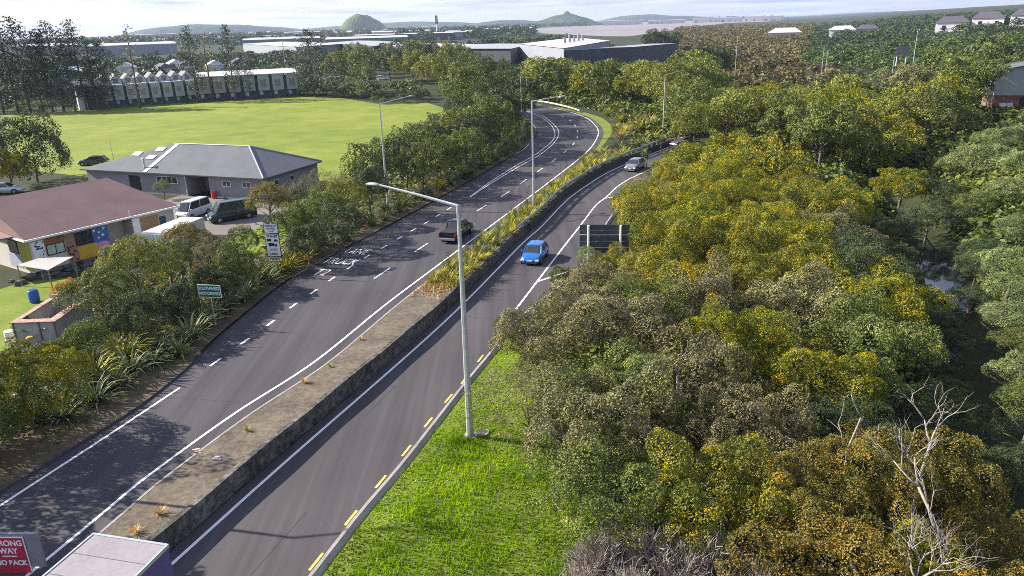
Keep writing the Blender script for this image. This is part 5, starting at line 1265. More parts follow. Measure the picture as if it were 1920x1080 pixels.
# container
cA, cB, cC = G(265,432,2.6), G(308,437,2.6), G(380,408,2.6)
u1 = (cC-cB)[:2]; Lk_ = 6.0; u1 /= np.linalg.norm(u1); n1 = np.array([-u1[1], u1[0]])
e = empty('shipping_container', (cB[0], cB[1], 0), math.atan2(u1[1], u1[0]), 'white shipping container with a pale roof beside the preschool', 'container')
CONT = corr('white_container_steel', (.52,.5,.48), .3); mb = MB(); mb.box(0, Lk_, 0, 2.5, .05, 2.55); mb.build('body', CONT, e)
mb = MB(); mb.box(.05, Lk_-.05, .05, 2.45, 2.552, 2.6); mb.build('roof', mat('white_container_roof', (.5,.48,.47), .5, .08, 2), e)
for a, b_ in ((.08,1.22),(1.28,2.42)): mb = MB(); mb.box(-.05, -.003, a, b_, .15, 2.45); mb.build('door', mat('pale_container_door', (.6,.6,.62), .5, .08), e)
for k in (.6,.9,1.6,1.9): mb = MB(); mb.tube([(-.07,k,.2),(-.07,k,2.4)], .02, 5); mb.build('locking_bar', GALV, e)
# open-roofed shed
s0, s1, s2 = G(22,606,2.3), G(102,603,2.3), G(140,566,2.3); us = (s1-s0)[:2]; ws = float(np.linalg.norm(us)); us /= ws; ns = np.array([-us[1], us[0]])
e = empty('open_shed', (s0[0], s0[1], 0), math.atan2(us[1], us[0]), 'pale shed with a missing roof and rusty roof edge, lower left', 'shed')
SHW = mat('pale_shed_sheet', (.4,.38,.37), .8, .15, 1.5); SHR = mat('rusty_roof_edge', (.34,.22,.18), .8, .4, 3); dsh = 4.6
mb = MB(); mb.box(0,ws,0,.06,0,2.3); mb.box(ws-.06,ws,.06,dsh,0,2.3); mb.box(0,.06,.06,dsh,0,2.3); mb.box(0,ws,dsh,dsh+.06,0,2.6); mb.build('wall', SHW, e)
mb = MB(); mb.box(-.1,ws+.1,-.1,.5,2.302,2.36); mb.box(-.1,.3,.5,dsh,2.302,2.36); mb.box(ws-.5,ws+.1,.5,dsh*.7,2.302,2.36); mb.build('roof_edge', SHR, e)
mb = MB(); mb.box(.3,ws-.1,.6,dsh,.9,.95); mb.build('inner_floor', mat('grey_shed_deck', (.27,.24,.25), .9, .15), e)
for x in (.05, ws*.62, ws-.05): mb = MB(); mb.box(x-.05,x+.05,-.04,-.002,0,2.3); mb.build('corner_post', mat('dark_post', (.16,.13,.13), .9), e)
g = G(66,566,.02); o = empty('blue_barrel', tuple(g), 0, 'blue plastic barrel on the lawn by the rock wall', 'barrel')
mb = MB(); mb.tube([(0,0,0),(0,0,.1),(0,0,.35),(0,0,.7),(0,0,.95),(0,0,1.0)], [.34,.38,.4,.4,.37,.33], 16); mb.build('shell', mat('blue_plastic', (.02,.1,.42), .35, .1), o, True)
mb = MB(); mb.tube([(0,0,1.0),(0,0,1.04)], .3, 14); mb.build('lid', mat('darker_blue_plastic', (.02,.06,.25), .4), o)
g = G(22,640,.02); o = empty('white_drum', tuple(g), 0, 'small white drum with a pink band at the shed corner', 'drum'); mb = MB(); mb.tube([(0,0,0),(0,0,.8)], .35, 14); mb.build('shell', WHITE, o); mb = MB(); mb.tube([(0,0,.3),(0,0,.45)], .355, 14); mb.build('band', mat('pink_band', (.5,.2,.25), .6), o)
# banana-like plant by the shed
g = G(80,650,.3); e = empty('broad_leaf_plant', tuple(g), 0, 'broad-leaved plant with one bright yellow leaf in front of the shed', 'plant')
def bigleaf(a, L, lift, m_):
    V = []; d = Vector((math.cos(a), math.sin(a), 0)); s = Vector((-d.y, d.x, 0)); mb = MB(); prev = None; vs = []; fs = []
    for k in range(7):
        t = k/6; c = d*(L*t)+Vector((0,0,lift*t-1.0*L*t*t*.6+.6)); w_ = .22*math.sin(math.pi*min(1, t*.92+.08)); vs += [c-s*w_, c+Vector((0,0,.04)), c+s*w_]
    for k in range(6):
        for j in range(2): fs.append((k*3+j, k*3+j+1, k*3+j+4, k*3+j+3))
    mb.add(vs, fs); return mb.build('leaf', m_, e, True)
LG = mat('banana_leaf_green', (.12,.22,.07), .5, .3, 6); LY = mat('banana_leaf_yellow', (.6,.42,.03), .5, .3, 6)
for k in range(8): bigleaf(k*.8, Q.uniform(1.2,1.7), Q.uniform(1,2), LY if k == 6 else LG)
mb = MB(); mb.tube([(0,0,-.3),(0,0,.7)], [.09,.06], 8); mb.build('stem', LG, e)
# leaf litter scraps by the kerb
for px, py, c, lab in ((370,850,(.5,.36,.25),'pale scrap of bark lying at the median kerb'),(407,861,(.6,.5,.5),'small pinkish scrap on the median')):
    g = G(px, py, .02 if px < 400 else .1); mb = MB()
    for k in range(7):
        a = Q.uniform(0,6.28); r_ = Q.uniform(.05,.28 if px < 400 else .12); x, y = math.cos(a)*r_, math.sin(a)*r_; s = .12; mb.box(x-s, x+s, y-s*.5, y+s*.5, 0+.003*k, .05+.01*k)
    tag(mb.build('litter_scrap', mat('scrap', c, .9, .3, 9), loc=tuple(g)), lab, 'litter')
# brick and grey house at the right edge
fo = HIT(1856,221); f2 = HIT(1912,221); hu = (f2-fo)[:2]; hu /= np.linalg.norm(hu)
hu = np.array([math.cos(R_(-18)), math.sin(R_(-18))])
hz0 = float(fo[2]); e = empty('brick_house', (fo[0], fo[1], hz0), math.atan2(hu[1], hu[0]), 'two-storey house, brick below and grey above, at the right edge', 'house')
Kh = math.hypot(fo[0], fo[1])*1.06/1400
mb_, t_, b_ = nodes('red_brick'); bt = t_.nodes.new('ShaderNodeTexBrick'); bt.inputs['Color1'].default_value = (.17,.05,.035,1); bt.inputs['Color2'].default_value = (.11,.035,.03,1); bt.inputs['Mortar'].default_value = (.2,.16,.14,1); bt.inputs['Scale'].default_value = 4.5
tc_ = t_.nodes.new('ShaderNodeTexCoord'); mp_ = t_.nodes.new('ShaderNodeMapping'); mp_.inputs['Rotation'].default_value = (R_(90),0,0); t_.links.new(tc_.outputs['Object'], mp_.inputs[0]); t_.links.new(mp_.outputs[0], bt.inputs[0]); t_.links.new(bt.outputs[0], b_.inputs[0]); b_.inputs['Roughness'].default_value = .9
hb, ht = 32*Kh, 66*Kh
mb = MB(); mb.box(0, 9, 0, 8, -1, hb); mb.build('brick_wall', mb_, e)
UP_ = mat('grey_green_cladding', (.3,.33,.31), .7, .08, 1.5)
v = [(-.05,-.05,hb+.002),(9,-.05,hb+.002),(9,8,hb+.002),(-.05,8,hb+.002),(-.05,-.05,ht),(9,-.05,ht+1.8),(9,8,ht+1.8),(-.05,8,ht)]
mb = MB(); mb.add(v, [(0,3,2,1),(4,5,6,7),(0,1,5,4),(1,2,6,5),(2,3,7,6),(3,0,4,7)]); mb.build('upper_wall', UP_, e)
v = [(-.6,-.6,ht+.0),(9.3,-.6,ht+1.95),(9.3,8.5,ht+1.95),(-.6,8.5,ht+.0)]; mb = MB(); mb.add(v+[(a,b2,c+.15) for a, b2, c in v], [(4,5,6,7),(3,2,1,0),(0,1,5,4),(1,2,6,5),(2,3,7,6),(3,0,4,7)]); mb.build('roof', GREYROOF, e)
for a in (2.0, 4.0): mb = MB(); mb.box(a*.0+.8, 4.5, a, a+.16, ht+.5, ht+.6); mb.build('roof_batten', RIDGE, e)
f_ = window(e, 1.2, 3.6, hb*.45, hb*.68, frame=DARKM, glass=mat('bright_window', (.6,.65,.68), .2), mull=1)
mb = MB(); mb.box(4.6,9.05,-.1,-.002,-1,hb*.95); mb.build('garage_opening', DARKM, e)
# fence line and path by that house
fA_, fB_ = HIT(1680,214), HIT(1925,228)
e = empty('wire_fence', (0,0,0), 0, 'thin pale handrail fence running in front of the brick house', 'fence')
for k in range(13):
    p_ = fA_+(fB_-fA_)*k/12; z = tz(p_[0], p_[1]); mb = MB(); mb.tube([(p_[0],p_[1],z-.2),(p_[0],p_[1],z+1.5)], .04, 5); mb.build('post', GALV, e)
mb = MB(); mb.tube([(fA_+(fB_-fA_)*k/12)[:2].tolist()+[tz(*(fA_+(fB_-fA_)*k/12)[:2])+1.5] for k in range(13)], .05, 5); mb.build('rail', WHITE, e)
# ------------------------------------------------------------ townhouses beyond the field
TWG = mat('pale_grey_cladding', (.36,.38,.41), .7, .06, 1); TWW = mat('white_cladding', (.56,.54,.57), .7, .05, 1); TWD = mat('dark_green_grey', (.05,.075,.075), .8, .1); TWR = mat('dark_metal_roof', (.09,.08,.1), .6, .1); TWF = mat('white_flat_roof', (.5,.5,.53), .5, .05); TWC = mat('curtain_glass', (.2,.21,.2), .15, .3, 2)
def townhouse(kind):
    e = empty('townhouse', (0,0,0)); w_ = 4.7
    if kind == 'gable':
        h1 = 6.4
        mb = MB(); mb.box(.2,w_-.9,0,6,2.0,h1); mb.build('front_wall', TWG, e)
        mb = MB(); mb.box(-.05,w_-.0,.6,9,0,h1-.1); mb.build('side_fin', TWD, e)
        window(e, .9, 2.6, 3.1, 5.0, frame=TWW, glass=TWC, y=-.0, mull=1)
        mb = MB(); v = [(0,5,h1-.1),(w_-.2,5,h1-.1),(w_-.2,5,h1+1.1),((w_-.2)/2,5,h1+2.6),(0,5,h1+1.1)]; v2 = [(a,b,c) for a, b, c in [(q[0],13,q[2]) for q in v]]
        mb.add(v+v2, [(0,1,2,3,4),(9,8,7,6,5),(0,5,6,1),(1,6,7,2),(4,9,5,0)]); mb.build('gable_wall', TWW, e)
        mb = MB(); c_ = (w_-.2)/2; mb.add([(-.2,4.8,h1+.95),(c_,4.8,h1+2.7),(w_,4.8,h1+.95),(-.2,13.2,h1+.95),(c_,13.2,h1+2.7),(w_,13.2,h1+.95)], [(0,1,4,3),(1,2,5,4)]); mb.build('gable_roof', TWR, e)
        window(e, 1.3, 3.0, h1+.3, h1+1.4, frame=TWD, glass=TWC, y=5.0, mull=0)
    else:
        h1 = 7.0
        mb = MB(); mb.box(.2,w_-.8,0,6,2.2,h1); mb.build('front_wall', TWG, e)
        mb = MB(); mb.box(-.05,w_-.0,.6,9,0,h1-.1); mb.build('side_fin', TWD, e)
        mb = MB(); mb.add([(-.1,-.2,h1+.03),(w_,-.2,h1+.03),(w_,9,h1+1.0),(-.1,9,h1+1.0),(-.1,-.2,h1+.25),(w_,-.2,h1+.25),(w_,9,h1+1.25),(-.1,9,h1+1.25)], [(4,5,6,7),(0,1,5,4),(3,0,4,7),(1,2,6,5),(0,3,2,1)]); mb.build('flat_roof', TWF, e)
        window(e, 1.0, 2.9, 3.2, 5.6, frame=TWW, glass=TWC, y=-.0, mull=1)
    mb = MB(); mb.box(.5,1.6,-.03+.6,.63,0,2.0); mb.build('door', TWW if kind != 'gable' else TWG, e)
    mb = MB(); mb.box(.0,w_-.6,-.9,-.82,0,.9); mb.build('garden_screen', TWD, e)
    return e
T0 = G(195,203,0); T1 = G(375,190,0); T2 = G(566,179,0)
protoG, protoF = townhouse('gable'), townhouse('flat')
ORD = ['first','second','third','fourth','fifth','sixth','seventh','eighth','ninth','tenth']
def row(Pa, Pb, proto, n, labf, grp, skip=()):
    u = (Pb-Pa)[:2]; L = np.linalg.norm(u); u /= L; yaw = math.atan2(u[1], u[0]); st = L/n; first = True
    for k in range(n):
        o = proto if first else copy_tree(proto); first = False
        p_ = Pa[:2]+u*st*k; o.location = (p_[0], p_[1], 0); o.rotation_euler = (0,0,yaw); o.scale = (st/4.7, 1, 1)
        tag(o, labf(k, n), 'townhouse', grp)
row(T0, T1, protoG, 8, lambda k, n: f'gabled grey and white townhouse, {ORD[k]} from the left in its row beyond the field', 'gabled townhouses beyond the field')
row(T1, T2, protoF, 7, lambda k, n: f'white flat-roofed townhouse, {ORD[k]} from the left beyond the field', 'flat-roofed townhouses beyond the field')
# white end wall and fences left of the row
g = G(150,207,0); e = empty('end_house', tuple(g), math.atan2((T1-T0)[1], (T1-T0)[0]), 'house with a tall white side wall at the left end of the townhouses', 'house')
mb = MB(); mb.box(0,2.2,0,7,0,6.5); mb.build('side_wall', TWW, e); mb = MB(); mb.box(2.25,7,.5,8,0,6.2); mb.build('wall', TWD, e); mb = MB(); mb.add([(-.2,-.2,6.55),(7.2,-.2,6.55),(7.2,8,8.2),(-.2,8,8.2)], [(0,1,2,3)]); mb.build('roof', TWR, e)
for i, (px, py) in enumerate([(20,208),(55,207),(92,207)]):
    g = G(px, py, 0)+np.array([0,22,0]); e = empty('hidden_house', tuple(g), .35, ['leftmost house glimpsed behind the tall pines','middle house glimpsed behind the tall pines','right house glimpsed behind the tall pines'][i], 'house')
    mb = MB(); mb.box(0,6.5,0,8,0,5.5); mb.build('wall', TWG, e); mb = MB(); mb.add([(-.3,-.3,5.4),(6.8,-.3,5.4),(6.8,8.3,5.4),(-.3,8.3,5.4),(3.2,0.4,8),(3.2,8,8)], [(0,4,5,3),(1,2,5,4),(0,1,4),(2,3,5)]); mb.build('roof', TWR, e); window(e, 1.5, 3.5, 2.5, 4.2, frame=TWW, glass=TWC)
# blue-grey roofed house behind left group
g = G(112,160,0); e = empty('blue_roofed_house', tuple(g), .3, 'house with a pale blue roof seen through the pines', 'house')
mb = MB(); mb.box(0,9,0,9,0,5); mb.build('wall', TWG, e); mb = MB(); mb.add([(-.4,-.4,5),(9.4,-.4,5),(9.4,9.4,7.4),(-.4,9.4,7.4)], [(0,1,2,3)]); mb.build('roof', mat('pale_blue_roof', (.3,.38,.5), .5), e)
for i, (px, py) in enumerate([(222,152),(335,150),(392,148),(440,142),(320,145),(300,155)]):
    g = G(px, py-4, 0); e = empty('rear_house', tuple(g), .3+.1*i, f"house behind the townhouse row, {ORD[i]} of six such roofs", 'house', 'houses behind the townhouse row')
    mb = MB(); mb.box(0,8,0,8,0,5.2); mb.build('wall', TWW, e); mb = MB(); mb.add([(-.3,-.3,5.2),(8.3,-.3,5.2),(8.3,8.3,5.2),(-.3,8.3,5.2),(4,1,7.4),(4,7,7.4)], [(0,4,5,3),(1,2,5,4),(0,1,4),(2,3,5)]); mb.build('roof', [TWF,TWR,TWF,TWR,TWF,TWR][i], e)
# ------------------------------------------------------------ pines
def pine_meshes(seed, n=3600, sparse=.9, wide=.26, lo=.18):
    r = np.random.RandomState(seed); pos = []; nor = []
    z = lo
    while z < .99:
        nb = r.randint(3, 6); t = (z-lo)/(1-lo); Lb = wide*(1-t)**.65*r.uniform(.75,1.1)*(.55+.9*min(1, t*4))
        for k in range(nb):
            if r.rand() > sparse: continue
            a = r.uniform(0, 6.28); lb = Lb*r.uniform(.6,1.1); m = int(n/130*(.35+lb/wide))
            s = r.uniform(.2, 1, m)**.8; up = r.uniform(.15,.5)
            p_ = np.column_stack([np.cos(a)*lb*s, np.sin(a)*lb*s, z+up*lb*s*s-.02])
            wdt = .035*(1.25-s)[:, None]+.006
            pos.append(p_+r.normal(0, 1, (m, 3))*np.hstack([wdt, wdt, wdt*.45])); nor.append(np.tile([0,0,1.0], (m, 1)))
        z += r.uniform(.02,.042)
    pos = np.vstack(pos); nor = np.vstack(nor)
    global rs
    c = soup('pine_crown_%d' % seed, leaves(pos, nor, .03, .45, .5), 4, [FOL['pine']])
    mb = MB(); mb.tube([(0,0,-.02),(0,0,.3),(.004,0,.7),(0,0,.98)], [.014,.011,.007,.002], 7)
    for i in range(26):
        z = r.uniform(.1,.9); a = r.uniform(0,6.28); l = wide*.7*(1-z*.8); mb.tube([(0,0,z),(math.cos(a)*l*.5,math.sin(a)*l*.5,z+.02),(math.cos(a)*l,math.sin(a)*l,z+.07)], [.003,.002,.0008], 4)
    return c, mb.mesh('pine_trunk_%d' % seed, [BARK], True)
PN = [pine_meshes(3), pine_meshes(4, sparse=.85), pine_meshes(5, wide=.22), pine_meshes(6, n=1700, sparse=.35, wide=.16), pine_meshes(8, n=6500, wide=.36, lo=.1)]
def pine(bx, by, topy, proto, label, w_=1.0, leanx=0, grp=None, sp='pine', below=0):
    b = G(bx, by, 0); h = zfor(b[0], b[1], topy); e = empty('pine_tree', (b[0], b[1], 0), Q.uniform(0,6.28), label, 'pine tree', grp)
    c = link('crown', PN[proto][0], None, e, (0,0,0)); c.scale = (h*w_, h*w_, h); t = link('trunk', PN[proto][1], None, e, (0,0,0)); t.scale = (h*w_, h*w_, h); with_mat(c, FOL[sp])
    e.rotation_euler = (R_(leanx)*0, R_(0), e.rotation_euler[2]); return e
pl = [(-25,214,40,2),(8,213,44,0),(35,212,46,1),(58,211,27,0),(82,211,52,1),(100,210,50,2),(120,209,36,0),(142,209,60,1),(163,207,33,0),(185,206,66,1),(205,206,70,2)]
nmx = ['leftmost tall pine, cut by the frame edge','tall pine next to the left edge','third tall pine from the left','highest of the leftmost pines','shorter pine right of the highest one','pine left of the feathery-topped pair','feathery-topped pine, left of its pair','dark pine between the feathery-topped pair','feathery-topped pine, right of its pair','lower pine right of the feathery pair','last pine of the dense left group']
for (bx, by, ty, pr), nm_ in zip(pl, nmx): pine(bx, by, ty, pr, nm_+' behind the field', 1.0, grp='tall pines behind the sports field')
for bx, by, ty, pr, w_, lab, sp in [(263,202,42,3,1.0,'tall nearly bare pine before the gabled townhouses','twig'),(371,193,46,0,.8,'dark narrow pine between the gabled and flat-roofed townhouses','pine'),(399,191,56,3,1.1,'thin grey-brown pine before the flat-roofed townhouses','twig'),(442,189,43,2,.75,'slim dark pine rising over the flat white roof','pine'),(470,187,92,1,.6,'short dark pine before the flat-roofed townhouses','pine'),(590,181,52,4,1.0,'largest dark pine at the right end of the townhouses','pine'),(575,182,90,1,.9,'lower pine pressed against the largest dark pine','pine'),(625,183,110,4,.9,'low dark pine right of the largest one','pine'),(680,186,84,4,1.0,'pale bushy pine before the white warehouse','grey')]:
    pine(bx, by, ty, pr, lab, w_, sp=sp)
# shrubs along the foot of the townhouses and field edge
def fn_foot(x, y, q, g):
    sp = pick(q, ('green',3),('dark',4),('olive',1)); R = q.uniform(1.2,2.4)
    tree(x, y, R*.7, R, .8, sp, crownF, f"{WORD[sp]} shrub along the far edge of the sports field", f"{WORD[sp]} shrubs along the far field edge", 'field_edge_shrub', 'shrub')
scatter([G(x, y, 0)[:2] for x, y in [(570,181),(640,184),(720,196),(800,193),(800,186),(720,187),(640,175),(560,172)]], 26, 3.0, fn_foot, 77, share=False)
scatter([G(x, y, 0)[:2] for x, y in [(-60,217),(130,209),(130,204),(-60,211)]], 14, 4.0, fn_foot, 78, share=False)

# ------------------------------------------------------------ industrial buildings
def block(name, N_, A_, B_, h, roofm, wallm, label, cat='warehouse', slope=1.2, group=None):
    """flat-pitched shed from three roof corners seen in the photo: near, left, right"""
    n_, a, b = G(*N_, h), G(*A_, h), G(*B_, h); c = a+b-n_
    e = empty(name, (n_[0], n_[1], 0), 0, label, cat, group); o = np.array([n_[0], n_[1], 0])
    q = [p_-o for p_ in (n_, b, c, a)]; mb = MB(); mb.prism([p_[:2] for p_ in q], -.5, h-.05); mb.build('wall', wallm, e)
    cen = sum(q)/4; ov = [p_+(p_-cen)*.02 for p_ in q]
    m1 = (ov[0]+ov[3])/2; m2 = (ov[1]+ov[2])/2; m1[2] = m2[2] = h+slope
    v = [tuple(p_[:2])+(h,) for p_ in ov]+[tuple(m1), tuple(m2)]
    mb = MB(); mb.add(v, [(0,1,5,4),(4,5,2,3),(0,4,3),(1,2,5)]); mb.build('roof', roofm, e)
    return e, q
HSMW = mat('far_wall_white', (.5,.47,.48), .7)
RW = corr('white_warehouse_roof', (.47,.445,.46), 3, .08); RG = corr('grey_warehouse_roof', (.34,.35,.37), 3, .1); RB_ = corr('beige_warehouse_roof', (.3,.26,.25), 3, .08)
WL = mat('pale_warehouse_wall', (.22,.24,.28), .7, .06, .2); WD = mat('dark_warehouse_wall', (.06,.065,.08), .7, .1, .2); WG = mat('green_warehouse_wall', (.12,.2,.19), .7, .1, .2)
e, q = block('warehouse', (1057,90), (975,82), (1142,76), 10, RW, WL, 'white-roofed warehouse with pale walls and rooftop vents', slope=.5)
for k in range(5): mb = MB(); c_ = q[1]*(.35+.1*k)+q[3]*.35; mb.tube([(c_[0],c_[1],10),(c_[0],c_[1],13+k % 2)], .6, 8); mb.build('roof_vent', WL, e)
block('warehouse', (1186,88), (1059,95), (1267,81), 9, RG, WD, 'long dark warehouse with a grey roof at the end of the industrial row', slope=.4)
block('warehouse', (957,91), (800,92), (1000,82), 8.5, RG, WD, 'dark flat-roofed factory with small rooftop units', slope=.3)
block('warehouse', (830,90), (722,85), (905,84), 8.5, RW, WL, 'white-roofed warehouse left of the dark factory', slope=.5)
block('warehouse', (700,86), (612,80), (765,80), 8, RG, WD, 'grey shed beneath the long white roofs', slope=.5)
block('warehouse', (555,88), (455,82), (640,82), 8, RW, WL, 'white-roofed shed behind the largest dark pine', slope=.5)
def hzy(px): d = G(px, 300); return P(d[0]*1e4, d[1]*1e4, CAMH)[1]
def far_block(pl, pr, yn, yf, rm, wm_, label, hh=9.0, dmax=2600):
    """warehouse by its near roof edge (pl..pr at yn) and how far its roof runs back (yf)"""
    pm = (pl+pr)/2; D = min(dmax, (CAMH-hh)*1400/max(.5, yn-hzy(pm))); a, b = GD(pl, yn+(pm-pl)*.0298, D), GD(pr, yn-(pr-pm)*.0298, D); h = float((a[2]+b[2])/2)
    D2 = min((CAMH-h)*1400/max(.5, yf-hzy(pm)), D+260); dep = max(30, D2-D); u = (b-a)[:2]; L = float(np.linalg.norm(u))
    e = empty('far_warehouse', (a[0], a[1], 0), math.atan2(u[1], u[0]), label, 'warehouse'); mb = MB(); mb.box(0, L, 0, dep, -1, h-.1); mb.build('wall', wm_, e)
    s = min(1.6, dep*.03); mb = MB(); n = max(1, int(dep/40)); st = dep/n
    for k in range(n):
        y0 = k*st; v = [(-.5,y0,h),(L+.5,y0,h),(L+.5,y0+st/2,h+s),(-.5,y0+st/2,h+s),(L+.5,y0+st,h),(-.5,y0+st,h)]; mb.add(v, [(0,1,2,3),(3,2,4,5),(0,3,5),(1,4,2)])
    mb.build('roof', rm, e)
    q = random.Random(int(pl*7))
    for k in range(int(L/14)): x = q.uniform(2, L-4); z0 = q.uniform(.5, 2); mb = MB(); mb.box(x, x+q.uniform(2,5), -.15, -.02, 0, h*q.uniform(.35,.6)); mb.build('door', [WD,WG,RG][k % 3], e)
    return e
for r_ in [(455,600,73,70,RW,WG,'long white-fronted warehouse behind the slim pine'),(610,765,71.5,68.5,RW,WG,'long white roof in front of the green hill'),(665,850,64,62.5,RW,WD,'second long white roof below the green hill'),
 (470,575,64,62,RB_,WL,'beige warehouse roof below the far treeline'),(225,352,75,68,RB_,WL,'wide beige warehouse roof seen between the pines'),(365,520,70,64.5,RB_,WL,'beige warehouse behind the dark narrow pine'),(165,330,84,80,RW,WL,'white roof strip seen through the left pines'),(20,160,86,82,RW,WL,'white roof behind the tallest left pines'),
 (535,600,60,58.6,RW,WL,'small white roof just left of the green hill'),(905,1000,54,52.5,RW,WL,'small pale building at the head of the inlet'),(835,905,60,57,RG,WL,'grey shed beyond the phone tower'),(620,700,60,58.5,RW,WL,'pale buildings at the foot of the green hill'),(700,830,58.5,57,RW,HSMW,'low white and pink sheds right of the green hill'),(240,330,64.5,63,RW,WL,'thin white roof under the left treeline'),(960,1002,49.5,48.3,RW,WL,'pale shed at the foot of the bush-covered hill')]: far_block(*r_)
for pl_, pr_, yn_, lab in [(1132,1205,38.2,'white building on the far shore of the inlet'),(1215,1285,37.5,'low pale sheds on the far shore beside the white building'),(1300,1392,33.2,'long white sheds on the far shore, right of the white building'),(1396,1470,30,'pale sheds at the right end of the far shore')]:
    far_block(pl_, pr_, yn_, yn_-.4, RW, HSMW, lab, 6, 3600)
# scattered distant houses
HSM = [mat('far_house_white', (.5,.48,.48), .7), mat('far_house_pink', (.5,.36,.36), .7), mat('far_house_grey', (.35,.36,.4), .7)]
for k in range(70):
    px = Q.uniform(180, 1010) if k < 58 else Q.uniform(1130, 1290); py = Q.uniform(48.5, 60)-(px-960)*.03*1.0 if k < 58 else 38.5-(px-1130)*.02
    if k < 58: py = 46+(960-px)*.0298*0+ (0.0298*(960-px)) + Q.uniform(3.2, 14)
    g = G(px, py, 0); 
    if math.hypot(g[0], g[1]) > 7000: continue
    D = math.hypot(g[0], g[1]); s = 8+D*.004
    e = empty('distant_house', tuple(g), Q.uniform(-.6,.6), None, None); m_ = Q.choice(HSM)
    cname = {'far_house_white':'white','far_house_pink':'pinkish','far_house_grey':'grey'}[m_.name.split('.')[0]]
    wh = 'beyond the industrial roofs' if k < 58 else 'on the far shore of the inlet'
    tag(e, f'tiny {cname} distant house {wh}', 'house', f'{cname} distant houses {wh}')
    w_ = s*Q.uniform(.8,1.8); mb = MB(); mb.box(-w_/2,w_/2,-s/2,s/2,0,s*.45); mb.build('wall', m_, e)
    mb = MB(); mb.add([(-w_/2-.3,-s/2-.3,s*.45),(w_/2+.3,-s/2-.3,s*.45),(w_/2+.3,s/2+.3,s*.45),(-w_/2-.3,s/2+.3,s*.45),(-w_/2,0,s*.7),(w_/2,0,s*.7)], [(0,1,5,4),(2,3,4,5),(0,4,3),(1,2,5)]); mb.build('roof', Q.choice([RW,RB_,TWR]), e)
# phone tower and pylons, tower block
g = G(820,71.5,0); e = empty('phone_tower', tuple(g), 0, 'slim white phone tower with a dark antenna head', 'tower'); zt = zfor(g[0], g[1], 29); k = math.hypot(g[0], g[1])/1400
mb = MB(); mb.tube([(0,0,0),(0,0,zt-14*k)], [1.3*k,.8*k], 8); mb.build('mast', WHITE, e)
for a in range(3): mb = MB(); c_ = (math.cos(a*2.1)*1.5*k, math.sin(a*2.1)*1.5*k); mb.box(c_[0]-.9*k,c_[0]+.9*k,c_[1]-.5*k,c_[1]+.5*k,zt-14*k,zt); mb.build('antenna', DARKM, e)
g = G(390,62.5,0); e = empty('tower_block', tuple(g), .2, 'grey tower block standing above the far treeline', 'tower block'); k = math.hypot(g[0], g[1])/1400; zt = zfor(g[0], g[1], 39)
mb = MB(); mb.box(-6*k,6*k,-5*k,5*k,0,zt); mb.build('wall', mat('tower_grey', (.2,.22,.26), .8), e); mb = MB(); mb.box(-4*k,4*k,-3*k,3*k,zt,zt+1.2*k); mb.build('plant_room', HSM[2], e)
mb = MB()
# ------------------------------------------------------------ hills (terrain)
def hill(name, px0, px1, pxtop, pytop, D, m_, knob=None, pyb=None, dep=.6):
    pa, pb = GD(px0, 50, D), GD(px1, 50, D); c = (pa+pb)[:2]/2; R = np.linalg.norm((pb-pa)[:2])/2; H = GD(pxtop, pytop, D)[2]
    u = (pb-pa)[:2]/2/R; v = np.array([-u[1], u[0]]); off = ((GD(pxtop,50,D)[:2]-c)@u)/R
    nu, nv = 60, 30; V = []; F = []
    for j in range(nv):
        for i in range(nu):
            a = -1.15+2.3*i/(nu-1); b = -1.1+2.2*j/(nv-1); aa = a-off*max(0, 1-abs(a)); r_ = math.sqrt(aa*aa+b*b)
            z = H*max(0, 1-r_**2.1)**1.15 if knob is None else H*(.74*max(0, 1-r_**2)**1.0+.26*math.exp(-((aa*2.6)**2+(b*3)**2)))
            if knob: z += H*.3*math.exp(-((aa*16)**4+(b*8)**2))*0+ H*.16*(1 if abs(aa) < .055 and abs(b) < .1 else 0)
            z += H*.035*(math.sin(i*1.7)*math.sin(j*1.3)+.7*math.sin(i*.61+j*.4))*(r_ < 1)
            p_ = c+u*a*R+v*b*R*dep; V.append((p_[0], p_[1], z-1))
    for j in range(nv-1):
        for i in range(nu-1): F.append((j*nu+i, j*nu+i+1, (j+1)*nu+i+1, (j+1)*nu+i))
    mb = MB(); mb.add(V, F); return tag(mb.build(name, m_, None, True), kind='structure')
HG = ramp_mat('hill_pasture', [(.35,(.06,.09,.03)),(.5,(.1,.14,.04)),(.65,(.15,.17,.06))], [(.002,1),(.01,1)], .95, 0); HB = ramp_mat('hill_bush', [(.35,(.025,.045,.03)),(.5,(.045,.07,.045)),(.65,(.08,.1,.06))], [(.003,1),(.02,1)], .95, 0)
hill('green_volcanic_hill', 628, 735, 674, 26.5, 3600, HG)
hill('bush_covered_hill', 975, 1135, 1064, 25.0, 3900, HB, knob=1)
hill('low_far_ridge', 1100, 1420, 1180, 28, 6500, HB, dep=.25)
hill('low_far_ridge', 850, 1060, 950, 37.5, 5500, HB, dep=.25)
hill('low_far_ridge', 180, 620, 360, 46, 5200, HB, dep=.2)
hill('low_far_ridge', 500, 960, 760, 41, 6000, HB, dep=.2)
